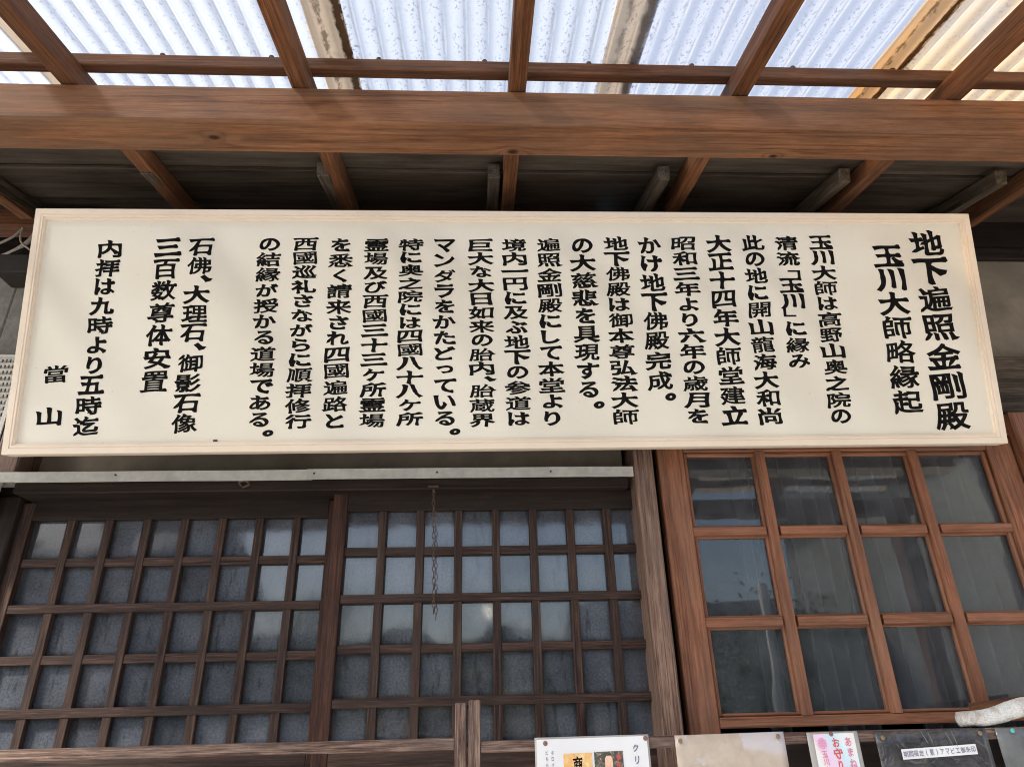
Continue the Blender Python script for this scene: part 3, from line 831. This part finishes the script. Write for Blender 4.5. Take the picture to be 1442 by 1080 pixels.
# ------------------------------------------------------------------ hanging chain, hook
CH = thing('hanging_chain', 'short rusty chain hanging from a hook before the middle lattice door', 'chain', (-.128, -.075, 2.092))
def link_bm(r1, r2, wire):
    bm = bmesh.new(); rings = []
    n, s = 16, 6
    for i in range(n):
        a = 6.2832 * i / n; c = Vector((math.cos(a) * r1, 0, math.sin(a) * r2)); o = Vector((math.cos(a), 0, math.sin(a)))
        rings.append([bm.verts.new(c + o * math.cos(6.2832 * k / s) * wire + Vector((0, 1, 0)) * math.sin(6.2832 * k / s) * wire) for k in range(s)])
    for i in range(n):
        A, B = rings[i], rings[(i + 1) % n]
        for k in range(s): bm.faces.new((A[k], A[(k + 1) % s], B[(k + 1) % s], B[k]))
    return bm
lm = None
for k in range(22):
    z = 2.083 - k * .0153
    if lm is None:
        o = link_mesh('chain_link', link_bm(.0040, .0094, .0011), M['rust'], CH, (-.128, -.075, z)); lm = o.data
    else:
        o = bpy.data.objects.new('chain_link', lm); COL.objects.link(o); o.parent = CH
        o.location = Vector((-.128 + .0004 * k + rnd.uniform(-.0006, .0006), -.075, z)) - CH.location
    o.rotation_euler = (rnd.uniform(-.1, .1), rnd.uniform(-.08, .08), (math.pi / 2 if k % 2 else 0) + rnd.uniform(-.3, .3))
link_mesh('hook', tube_bm(spline([(-.128, -.04, 2.098), (-.128, -.07, 2.098), (-.128, -.084, 2.092), (-.128, -.078, 2.084), (-.128, -.066, 2.088)], 5), .0025, 8), M['rust'], CH, (0, 0, 0))
link_mesh('hook_plate', box_bm(.030, .003, .006, .001), M['rust'], CH, (-.128, -.0885, 2.097))
HK = tag(link_mesh('wall_hook', tube_bm(spline([(-.664, -.086, 2.104), (-.668, -.10, 2.110), (-.650, -.104, 2.113), (-.640, -.10, 2.104), (-.652, -.098, 2.098), (-.660, -.088, 2.099)], 6), .0032, 8), M['rust'], None, (0, 0, 0), None, True),
         'small rusty iron ring hook on the lintel above the left lattice door', 'hook')

# ------------------------------------------------------------------ two rail frames before the doors
def rail_frame_thing(label, x0, x1, px0, px1, ptop_, z0, z1):
    t = thing('rail_frame', label, 'rail', ((x0 + x1) / 2, -.2, 0), 'rail frames standing before the doors')
    bar('rail', (x0, -.2145, z0), (x1, -.183, z1), 'x', M['rail_wood'], t, .002, .0015)
    bar('upright', (px0, -.216, 0), (px1, -.181, ptop_), 'z', M['rail_wood'], t, .002, .001)
    far = x0 if px0 > (x0 + x1) / 2 else x1
    bar('upright', (min(far, far + (.03 if far == x0 else -.03)), -.216, 0), (max(far, far + (.03 if far == x0 else -.03)), -.181, z0 - .001), 'z', M['rail_wood'], t, .002)
    bar('bottom_rail', (x0 + .031, -.2145, .25), (x1 - .031, -.183, .30), 'x', M['rail_wood'], t, .002)
rail_frame_thing('weathered wooden rail frame on the left with nothing pinned to it', -2.0, -.0565, -.0563, -.0298, 1.535, 1.4385, 1.4625)
rail_frame_thing('weathered wooden rail frame on the right with notices pinned along it', .0035, 2.2, -.0245, .0030, 1.540, 1.4305, 1.4545)

# ------------------------------------------------------------------ notices pinned to the right rail
YN = -.2185
def notice(name, label, corners, mat, pins, pinmat, cat='notice', sag=.002, group=None):
    """a thin sheet hanging from the rail; corners = top-left, top-right (x, z), then height; pins = list of (x, z)"""
    (xl, zl), (xr, zr), h = corners
    t = thing(name, label, cat, ((xl + xr) / 2, YN, max(zl, zr)), group)
    bm = bmesh.new(); nx, nz = 16, 10; grid = []
    for j in range(nz + 1):
        row = []
        for i in range(nx + 1):
            a, b = i / nx, j / nz
            x = xl + (xr - xl) * a; z = zl + (zr - zl) * a - h * b
            row.append(bm.verts.new((x, YN - sag * (.6 + .4 * math.sin(9 * a + 4 * b)) * (b + .15) - .004 * b * b, z)))
        grid.append(row)
    for A, B in zip(grid, grid[1:]):
        for i in range(nx): bm.faces.new((A[i], A[i + 1], B[i + 1], B[i]))
    bmesh.ops.recalc_face_normals(bm, faces=bm.faces)
    ex = bmesh.ops.solidify(bm, geom=bm.faces[:], thickness=.0006)
    sheet = link_mesh('sheet', bm, mat, t, (0, 0, 0), None, True)
    for (x, z) in pins:
        bm = bmesh.new(); bmesh.ops.create_uvsphere(bm, u_segments=16, v_segments=8, radius=.0052)
        bmesh.ops.scale(bm, vec=(1, .45, 1), verts=bm.verts)
        link_mesh('push_pin', bm, pinmat, t, (x, YN - .0035 - sag * .3, z), None, True)
    return t
def flat(name, pts, mat, parent, y):
    bm = bmesh.new(); vs = [bm.verts.new((a, y, b)) for a, b in pts]; f = bm.faces.new(vs)
    r = bmesh.ops.extrude_face_region(bm, geom=[f])
    bmesh.ops.translate(bm, vec=(0, .0003, 0), verts=[v for v in r['geom'] if isinstance(v, bmesh.types.BMVert)])
    bmesh.ops.recalc_face_normals(bm, faces=bm.faces)
    return link_mesh(name, bm, mat, parent, (0, 0, 0))
def words(name, items, mat, parent, y, weight=1.0):
    bm = bmesh.new()
    for ch, x, z, w, h in items: add_char(bm, ch, x, z, w, h, y, weight, True, True)
    return link_mesh(name, bm, mat, parent, (0, 0, 0))
GN = 'notices pinned along the right rail'
N1 = notice('notice', 'white laminated notice with an orange and a dark picture, leftmost on the rail', ((.126, 1.4585), (.389, 1.4595), .30), M['laminate'], [(.150, 1.4465), (.3805, 1.4515)], M['tack'], group=GN)
YP = YN - .0036
PA = flat('paper', [(.130, 1.4545), (.384, 1.4565), (.384, 1.17), (.130, 1.17)], M['paper_white'], N1, YP)
def mat_orange():
    N = NT('orange_card_print'); v = N.coords(True)
    return N.done(N.bsdf(N.ramp(N.noise(v, 60, 5, .65, .6), [(.3, (.80, .36, .11)), (.5, (.82, .50, .20)), (.7, (.88, .72, .42))]), .45, .4))
def mat_photo():
    N = NT('dark_photo_print'); v = N.coords(True)
    return N.done(N.bsdf(N.ramp(N.noise(v, 110, 5, .7, 1.0), [(.35, (.03, .03, .03)), (.55, (.12, .11, .09)), (.68, (.55, .45, .30))]), .45, .4))
pz = 1.4265
flat('picture', [(.190, pz - .002), (.255, pz - .001), (.255, pz - .10), (.190, pz - .10)], mat_orange(), PA, YP - .0008)
flat('picture', [(.260, pz), (.326, pz + .001), (.326, pz - .10), (.260, pz - .10)], mat_photo(), PA, YP - .0008)
flat('figure_print', [(.284, pz - .013), (.288, pz - .008), (.297, pz - .008), (.301, pz - .013), (.3025, pz - .06), (.2825, pz - .06)], M['skin_print'], PA, YP - .0013)
words('lettering', [('商', .222, pz - .022, .022, .030)], M['ink'], PA, YP - .0014, 1.2)
words('lettering', [('御', .315, pz - .011, .011, .013), ('朱', .315, pz - .025, .011, .013), ('印', .315, pz - .039, .011, .013)], M['red_print'], PA, YP - .0014, .8)
words('lettering', [('ホ', .1655, pz + .001, .0075, .009), ('ロ', .1655, pz - .0115, .0075, .009), ('グ', .1655, pz - .024, .0075, .009),
                    ('ど', .1525, pz + .001, .0075, .009), ('ち', .1525, pz - .0115, .0075, .009), ('ら', .1525, pz - .024, .0075, .009)], M['grey_print'], PA, YP - .0008, .1)
words('lettering', [('ク', .3560, pz + .006, .0175, .017), ('リ', .3575, pz - .0185, .0165, .018)], M['blue_print'], PA, YP - .0008, 1.0)

def mat_brown_paper():
    N = NT('brown_kraft_paper'); v = N.coords(False)
    n = N.noise(v, 28, 6, .6, .5)
    sx = N.n('ShaderNodeSeparateXYZ'); N.put(sx.inputs[0], v)
    d = N.math('ADD', sx.outputs[0], N.math('MULTIPLY', N.noise(v, 30, 5, .7), .06))
    pale = N.math('MAXIMUM', N.ramp(N.noise(v, 13, 5, .65, .6), [(.58, 0.0), (.62, 1.0)]), N.math('MULTIPLY', N.ramp(N.math('MULTIPLY', N.math('SUBTRACT', d, .555), 8.0), [(.66, 0.0), (.69, 1.0)]), N.ramp(N.math('SUBTRACT', N.math('ADD', sx.outputs[2], N.math('MULTIPLY', d, .15)), 1.0), [(.515, 0.0), (.525, 1.0)])))
    col = N.ramp(n, [(.3, (.45, .365, .29)), (.7, (.58, .485, .395))])
    col = N.mix(N.math('MULTIPLY', pale, .75), col, (.60, .56, .58))
    return N.done(N.bsdf(col, .3, .5, N.bump(n, .5, .004)))
N2 = notice('notice', 'faded brown paper in a plastic sleeve, second notice from the left', ((.4495, 1.4555), (.706, 1.4575), .28), mat_brown_paper(), [(.4605, 1.4445), (.6905, 1.448)], M['brass'], sag=.003, group=GN)

N3 = notice('notice', 'narrow pink and pale blue amulet notice with pink writing', ((.7600, 1.4540), (.8815, 1.4545), .26), M['laminate'], [(.8165, 1.4500)], M['tack'], group=GN)
def mat_rainbow():
    N = NT('pastel_print'); v = N.coords(False); sx = N.n('ShaderNodeSeparateXYZ'); N.put(sx.inputs[0], v)
    d = N.math('ADD', N.math('MULTIPLY', sx.outputs[0], 10.0), N.math('MULTIPLY', N.noise(v, 20, 3), .3))
    d = N.math('ADD', d, N.math('MULTIPLY', sx.outputs[2], 5.0))
    d = N.math('FRACT', N.math('ADD', d, .40))
    return N.done(N.bsdf(N.ramp(d, [(0.0, (.86, .62, .80)), (.26, (.84, .68, .84)), (.45, (.58, .82, .90)), (.6, (.74, .86, .90)), (.85, (.86, .86, .84)), (1.0, (.87, .80, .76))]), .35, .4))
o = flat('paper', [(-.0483, -.0045), (.0487, -.003), (.0487, -.25), (-.0483, -.25)], mat_rainbow(), N3, 0)
o.location = Vector((.8215, YP, 1.4545)) - N3.location
z0 = 1.4545
words('lettering', [('あ', .8530, z0 - .0215, .019, .021), ('ま', .8540, z0 - .0430, .018, .020), ('ね', .8555, z0 - .0660, .020, .022)], M['pink'], N3, YP - .0008, .9)
words('lettering', [('お', .8240, z0 - .0225, .020, .021), ('守', .8245, z0 - .0450, .022, .024), ('り', .8255, z0 - .0685, .017, .022)], M['red_print'], N3, YP - .0008, 1.0)
words('lettering', [('玉', .7925, z0 - .0455, .0135, .0145), ('川', .7930, z0 - .0610, .0135, .0145), ('大', .7935, z0 - .0765, .0135, .0145)], M['pink'], N3, YP - .0008, .6)
def emblem():
    bm = bmesh.new()
    for k in range(6):
        a = 6.2832 * k / 6 + .52; c = (.7915 + math.cos(a) * .0058, z0 - .0235 + math.sin(a) * .0068)
        n = 14; o_, i_ = [], []
        for q in range(n):
            b = 6.2832 * q / n
            o_.append(bm.verts.new((c[0] + .0052 * math.cos(b), YP - .0008 - k * .00004, c[1] + .0052 * math.sin(b))))
            i_.append(bm.verts.new((c[0] + .0030 * math.cos(b), YP - .0008 - k * .00004, c[1] + .0030 * math.sin(b))))
        for q in range(n): bm.faces.new((o_[q], o_[(q + 1) % n], i_[(q + 1) % n], i_[q]))
        bm.faces.new([bm.verts.new((c[0] + .0017 * math.cos(6.2832 * q / 8), YP - .0008, c[1] + .0017 * math.sin(6.2832 * q / 8))) for q in range(8)])
    bm.faces.new([bm.verts.new((.7915 + .0032 * math.cos(6.2832 * q / 10), YP - .0012, z0 - .0235 + .0032 * math.sin(6.2832 * q / 10))) for q in range(10)])
    link_mesh('emblem', bm, M['pale_pink'], N3, (0, 0, 0))
emblem()

def mat_black_film():
    N = NT('black_glossy_film'); v = N.coords(True)
    n = N.noise(v, 16, 4, .5, 1.2)
    col = N.ramp(n, [(.35, (.035, .035, .04)), (.7, (.09, .085, .085))])
    return N.done(N.bsdf(col, .12, .8, N.bump(n, .55, .012)))
N4 = notice('notice', 'glossy black notice with a white caption strip', ((.9215, 1.4520), (1.1905, 1.4545), .28), mat_black_film(), [(.9370, 1.4395), (1.1730, 1.4430)], M['brass'], sag=.003, group=GN)
YB = YN - .0055
sl = [(.9735, 1.4145), (1.1535, 1.4215), (1.1535, 1.4005), (.9735, 1.3935)]
flat('caption_strip', sl, M['paper_white'], N4, YB)
cap = '期間限定(夏)アマビエ御朱印'
it = []
for k, ch in enumerate(cap):
    t = (k + .7) / (len(cap) + .4)
    it.append((ch, .9735 + .18 * t, 1.404 + .007 * t, .0118, .0135))
words('lettering', it, M['blue_print'], N4, YB - .0006, .15)
for k, (xx, l) in enumerate(((1.030, .022), (1.046, .024), (1.088, .026), (1.103, .027))):
    link_mesh('crease', tube_bm([(xx + .012 * q * (1 if k % 2 == 0 else .6), YN - .0058 - .0006 * math.sin(3.1 * q), 1.450 - l * q * 1.2) for q in (0, .25, .5, .75, 1)], [.0003, .0009, .0012, .0009, .0003], 6), M['grey_film'], N4, (0, 0, 0), None, True)
N5 = notice('notice', 'cloudy grey plastic sleeve with a teal pin, rightmost on the rail', ((1.2135, 1.4525), (1.47, 1.4520), .27), M['grey_film'], [(1.2525, 1.4465)], M['teal'], sag=.003, group=GN)

# ------------------------------------------------------------------ towel and board on the rail
def towel():
    pts = spline([(1.142, -.196, 1.4725), (1.165, -.198, 1.4735), (1.205, -.2, 1.4745), (1.245, -.2, 1.481), (1.285, -.2, 1.491), (1.33, -.2, 1.497), (1.42, -.2, 1.494)], 9)
    n = len(pts); rad = [(.0155 * min(1, .35 + i * .22)) + .007 * (i / n) for i in range(n)]
    bm = tube_bm(pts, rad, 24)
    bmesh.ops.subdivide_edges(bm, edges=bm.edges[:], cuts=1, use_grid_fill=True)
    for v in bm.verts:
        p = v.co
        d = Vector((0, p.y + .2, p.z - 1.482)); d = d.normalized() if d.length > 1e-6 else Vector((0, 0, 1))
        v.co += d * (.0009 * mnoise.noise(p * 420) + .0010 * mnoise.noise(p * 30))
        v.co.z = max(v.co.z, 1.4556)
    N = NT('grubby_towel_cloth'); v = N.coords(False)
    g_ = N.ramp(N.noise(v, 26, 5, .65, .5), [(.47, 0.0), (.62, 1.0)])
    col = N.mix(g_, (.86, .85, .81), (.60, .54, .47))
    col = N.mix(.5, col, N.ramp(N.noise(v, 380, 2), [(.35, .55), (.65, 1.1)]), 'MULTIPLY')
    m = N.done(N.bsdf(col, .95, .1, N.bump(N.noise(v, 420, 2), .9, .004)))
    tag(link_mesh('rolled_towel', bm, m, None, (0, 0, 0), None, True), 'grubby white rolled towel lying on the right rail', 'towel')
towel()
PB = box_bm(.24, .010, .040, .001)
tag(link_mesh('board_offcut', PB, M['rafter_wood'], None, (1.335, -.150, 1.4985), (R(-6), R(-5), 0)), 'small pale wooden board leaning behind the rolled towel', 'board')

# ------------------------------------------------------------------ wires, cable bundle, boxes at the left
pts = [(-.99, -.66, 2.866), (-.72, -.66, 2.846), (-.30, -.66, 2.829), (.09, -.66, 2.828), (.40, -.66, 2.842), (.75, -.67, 2.858), (1.1, -.68, 2.868)]
tag(link_mesh('eave_wire', tube_bm(spline([(-1.6, -.69, 2.875)] + pts + [(1.9, -.69, 2.875)], 10), .0022, 6), M['cable_black'], None, (0, 0, 0), None, True), 'thin black wire sagging below the canopy beam in front of the rafters', 'wire')
CB = thing('cable_bundle', 'loose pale cables looping at the upper left beside the sign', 'cable', (-1.5, -.06, 2.92))
for ps, r, m in (([(-1.62, -.06, 2.86), (-1.56, -.07, 2.875), (-1.50, -.08, 2.865), (-1.44, -.07, 2.84), (-1.38, -.06, 2.83)], .006, 'cable_white'),
                 ([(-1.62, -.05, 2.885), (-1.55, -.06, 2.893), (-1.48, -.07, 2.888), (-1.38, -.06, 2.875)], .0045, 'cable_white'),
                 ([(-1.63, -.07, 2.90), (-1.58, -.075, 2.93), (-1.535, -.07, 2.97), (-1.52, -.06, 3.02)], .004, 'cable_white'),
                 ([(-1.60, -.06, 2.875), (-1.53, -.07, 2.90), (-1.48, -.075, 2.94), (-1.462, -.06, 3.02)], .0085, 'cable_white'),
                 ([(-1.515, -.07, 3.02), (-1.50, -.08, 2.95), (-1.46, -.085, 2.91), (-1.38, -.07, 2.86)], .0032, 'cable_white'),
                 ([(-1.45, -.05, 3.02), (-1.47, -.07, 2.94), (-1.53, -.08, 2.88), (-1.56, -.06, 2.84)], .003, 'cable_black')):
    link_mesh('cable', tube_bm(spline(ps, 8), r, 8), M[m], CB, (0, 0, 0), None, True)
JB = thing('junction_box', 'black plastic junction box on the siding below the cable loops', 'electrical box', (-1.46, -.06, 2.83))
link_mesh('box_body', box_bm(.105, .085, .062, .006, 2), M['box_black'], JB, (-1.470, -.063, 2.831))
link_mesh('box_lid', box_bm(.112, .014, .068, .004, 2), M['box_black'], JB, (-1.470, -.112, 2.831))
VC = thing('vent_cover', 'white perforated plastic cover at the left edge below the cables', 'vent cover', (-1.47, -.08, 2.3))
def vent():
    x0, x1, z0, z1, y = -1.60, -1.341, 2.02, 2.505, -.115
    link_mesh('cover_back', box_bm(x1 - x0 - .01, .06, z1 - z0 - .01, .01, 2), M['box_black'], VC, ((x0 + x1) / 2, y + .045, (z0 + z1) / 2))
    bm = bmesh.new(); nx, nz = 21, 24; dx, dz = (x1 - x0 - .024) / nx, (z1 - z0 - .024) / nz
    def q(a, b, c, d): bm.faces.new([bm.verts.new((xx, y, zz)) for xx, zz in ((a, b), (c, b), (c, d), (a, d))])
    q(x0, z0, x1, z0 + .012); q(x0, z1 - .012, x1, z1); q(x0, z0 + .012, x0 + .012, z1 - .012); q(x1 - .012, z0 + .012, x1, z1 - .012)
    for i in range(nx):
        for j in range(nz):
            a, b = x0 + .012 + dx * i, z0 + .012 + dz * j
            c, d = a + dx, b + dz; s, t = dx * .25, dz * .16
            q(a, b, c, b + t); q(a, d - t, c, d); q(a, b + t, a + s, d - t); q(c - s, b + t, c, d - t)
    bmesh.ops.remove_doubles(bm, verts=bm.verts, dist=1e-5)
    bmesh.ops.recalc_face_normals(bm, faces=bm.faces)
    bmesh.ops.solidify(bm, geom=bm.faces[:], thickness=.004)
    link_mesh('grille', bm, M['vent'], VC, (0, 0, 0))
    link_mesh('cover_rim', box_bm(.006, .055, z1 - z0, .002), M['vent'], VC, (x1 + .0035, y + .03, (z0 + z1) / 2))
vent()

# ------------------------------------------------------------------ what stands across the yard and shows in the panes
def house(label, x0, x1, y0, y1, eave, ridge, wm='house_wall'):
    t = thing('neighbouring_house', label, 'house', ((x0 + x1) / 2, y0, 0), 'houses across the yard')
    link_mesh('wall', box_bm(x1 - x0, abs(y1 - y0), eave, 0), M[wm], t, ((x0 + x1) / 2, (y0 + y1) / 2, eave / 2))
    bm = bmesh.new(); o_ = .5; ym = (y0 + y1) / 2
    a = [(x0 - o_, y0 + o_, eave - .1), (x0 - o_, ym, ridge), (x0 - o_, y1 - o_, eave - .1)]; b = [(x1 + o_, y, z) for _, y, z in a]
    A = [bm.verts.new(p) for p in a]; B = [bm.verts.new(p) for p in b]
    for i in range(3): bm.faces.new((A[i], A[(i + 1) % 3], B[(i + 1) % 3], B[i]))
    bm.faces.new(A); bm.faces.new(B[::-1]); bmesh.ops.recalc_face_normals(bm, faces=bm.faces)
    link_mesh('roof', bm, M['house_roof'], t, (0, 0, 0))
    for k in range(int((x1 - x0) / 2.2)):
        link_mesh('window', box_bm(1.1, .06, 1.1, 0), M['frost'], t, (x0 + 1.2 + 2.2 * k, y0 + .02, 1.8))
        if eave > 4:
            w_ = link_mesh('window', box_bm(1.3, .06, 1.2, 0), M['box_black'], t, (x0 + 1.2 + 2.2 * k, y0 + .02, 4.2 if k % 2 else 3.4))
            link_mesh('frame', box_bm(.5, .05, 1.1, 0), M['curtain'], w_, (x0 + 1.0 + 2.2 * k, y0 + .06, 4.2 if k % 2 else 3.4))
house('brown two-storey house across the yard mirrored dimly in the left lattice panes', -17, -6.6, -12, -19, 4.6, 6.2, 'old_wood')
house('tall grey house across the yard mirrored in the glazed door panes', 8.4, 18, -9, -17, 6.0, 7.6, 'siding')
house('low dark-roofed house across the yard below the sky mirrored in the first door panes', 2.6, 6.4, -12.5, -17, 2.6, 3.9)
def tree(label, x, y, h, cw, seed):
    t = thing('yard_tree', label, 'tree', (x, y, 0), 'trees across the yard'); r = random.Random(seed)
    link_mesh('trunk', tube_bm(spline([(x, y, 0), (x + .1, y, h * .3), (x - .05, y + .1, h * .6), (x, y, h * .9)], 4), [.16 - .011 * k for k in range(13)], 8), M['bark'], t, (0, 0, 0), None, True)
    for k in range(7):
        a = r.uniform(0, 6.28); z = h * r.uniform(.4, .75); l = cw * r.uniform(.5, .9)
        link_mesh('branch', tube_bm([(x, y, z), (x + l * .5 * math.cos(a), y + l * .5 * math.sin(a), z + l * .4), (x + l * math.cos(a), y + l * math.sin(a), z + l * .7)], [.05, .03, .012], 6), M['bark'], t, (0, 0, 0))
    bm = bmesh.new()
    cl = [(Vector((r.gauss(0, cw * .45), r.gauss(0, cw * .45), h * r.uniform(.42, 1.0))), r.uniform(.25, .6)) for _ in range(46)]
    for c, s in cl:
        for _ in range(130):
            p = c + Vector((r.gauss(0, s), r.gauss(0, s), r.gauss(0, s * .7))) + Vector((x, y, 0))
            u = Vector((r.gauss(0, 1), r.gauss(0, 1), r.gauss(0, 1))).normalized(); w = u.orthogonal().normalized(); q = .05
            bm.faces.new([bm.verts.new(p + u * q), bm.verts.new(p + w * q * .5), bm.verts.new(p - u * q), bm.verts.new(p - w * q * .5)])
    link_mesh('crown', bm, M['leaf'], t, (0, 0, 0))
tree('tall leafy tree across the yard between the two houses', -3.6, -12.5, 3.4, .9, 3)
tree('low leafy tree at the right of the yard', 4.6, -9.5, 2.6, 1.1, 8)

YL = thing('yard_lamp', 'small lit globe lamp on a thin pole mirrored in the middle lattice door', 'lamp', (.12, -9.0, 0))
link_mesh('pole', tube_bm([(.12, -9, 0), (.12, -9, 1.5), (.12, -9, 2.86)], .03, 10), M['rust'], YL, (0, 0, 0))
bm = bmesh.new(); bmesh.ops.create_uvsphere(bm, u_segments=20, v_segments=12, radius=.06)
N = NT('lit_globe'); em = N.n('ShaderNodeEmission'); em.inputs['Color'].default_value = (1, .93, .75, 1); em.inputs['Strength'].default_value = 5
link_mesh('globe', bm, N.done(em.outputs[0]), YL, (.12, -9, 2.97), None, True)

PO = tag(link_mesh('pipe_post', tube_bm([(2.72, -5, 0), (2.74, -5, 1.3), (2.76, -5, 2.62)], .042, 14), M['vent'], None, (0, 0, 0), None, True), 'white pipe post in the yard mirrored in the first column of door panes', 'post')

def hedge():
    t = thing('hedge', 'tall dark green hedge along the far side of the yard, mirrored in the lattice panes', 'hedge', (1, -13.5, 0)); r = random.Random(11)
    bm = bmesh.new()
    for k in range(16000):
        x = r.uniform(-7.5, 9.5); top = 3.0 + .45 * mnoise.noise(Vector((x * .9, 0, 0))) + .2 * mnoise.noise(Vector((x * 3, 5, 0)))
        z = top * (1 - r.random() ** 2); p = Vector((x, -13.5 + r.gauss(0, .35), z))
        u = Vector((r.gauss(0, 1), r.gauss(0, 1), r.gauss(0, 1))).normalized(); w = u.orthogonal().normalized(); q = .11
        bm.faces.new([bm.verts.new(p + u * q), bm.verts.new(p + w * q * .6), bm.verts.new(p - u * q), bm.verts.new(p - w * q * .6)])
    link_mesh('foliage', bm, M['leaf'], t, (0, 0, 0))
    for k in range(12):
        x = -7 + 1.45 * k
        link_mesh('stem', tube_bm([(x, -13.5, 0), (x + .1, -13.45, 1.2), (x, -13.5, 2.4)], [.06, .045, .02], 6), M['bark'], t, (0, 0, 0))
hedge()

def litter():
    """dead leaves and twigs caught on top of the sheets along their laps"""
    r = random.Random(4); bm = bmesh.new()
    for e in (-1.040, -.345, .352, 1.034, 1.72):
        for k in range(70):
            y = r.choice((-.80, -.80, -.74, r.uniform(-1.6, -.6))) + r.gauss(0, .03)
            x = e + .03 + r.gauss(0, .012); z = ptop(y) + .034 + .018 + r.uniform(0, .008)
            u = Vector((r.gauss(0, 1), r.gauss(0, 1), r.gauss(0, .3))).normalized(); w = u.cross(Vector((0, 0, 1))).normalized(); q = r.uniform(.003, .009)
            bm.faces.new([bm.verts.new(Vector((x, y, z)) + a) for a in (u * q, w * q * .4, -u * q, -w * q * .4)])
    o = link_mesh('leaf_litter', bm, plain('dead_leaf', (.10, .055, .028), .9, .1, .3, 60, .1), None, (0, 0, 0))
    tag(o, 'dead leaves caught along the overlaps of the canopy sheets', 'leaf litter', kind='stuff')
litter()
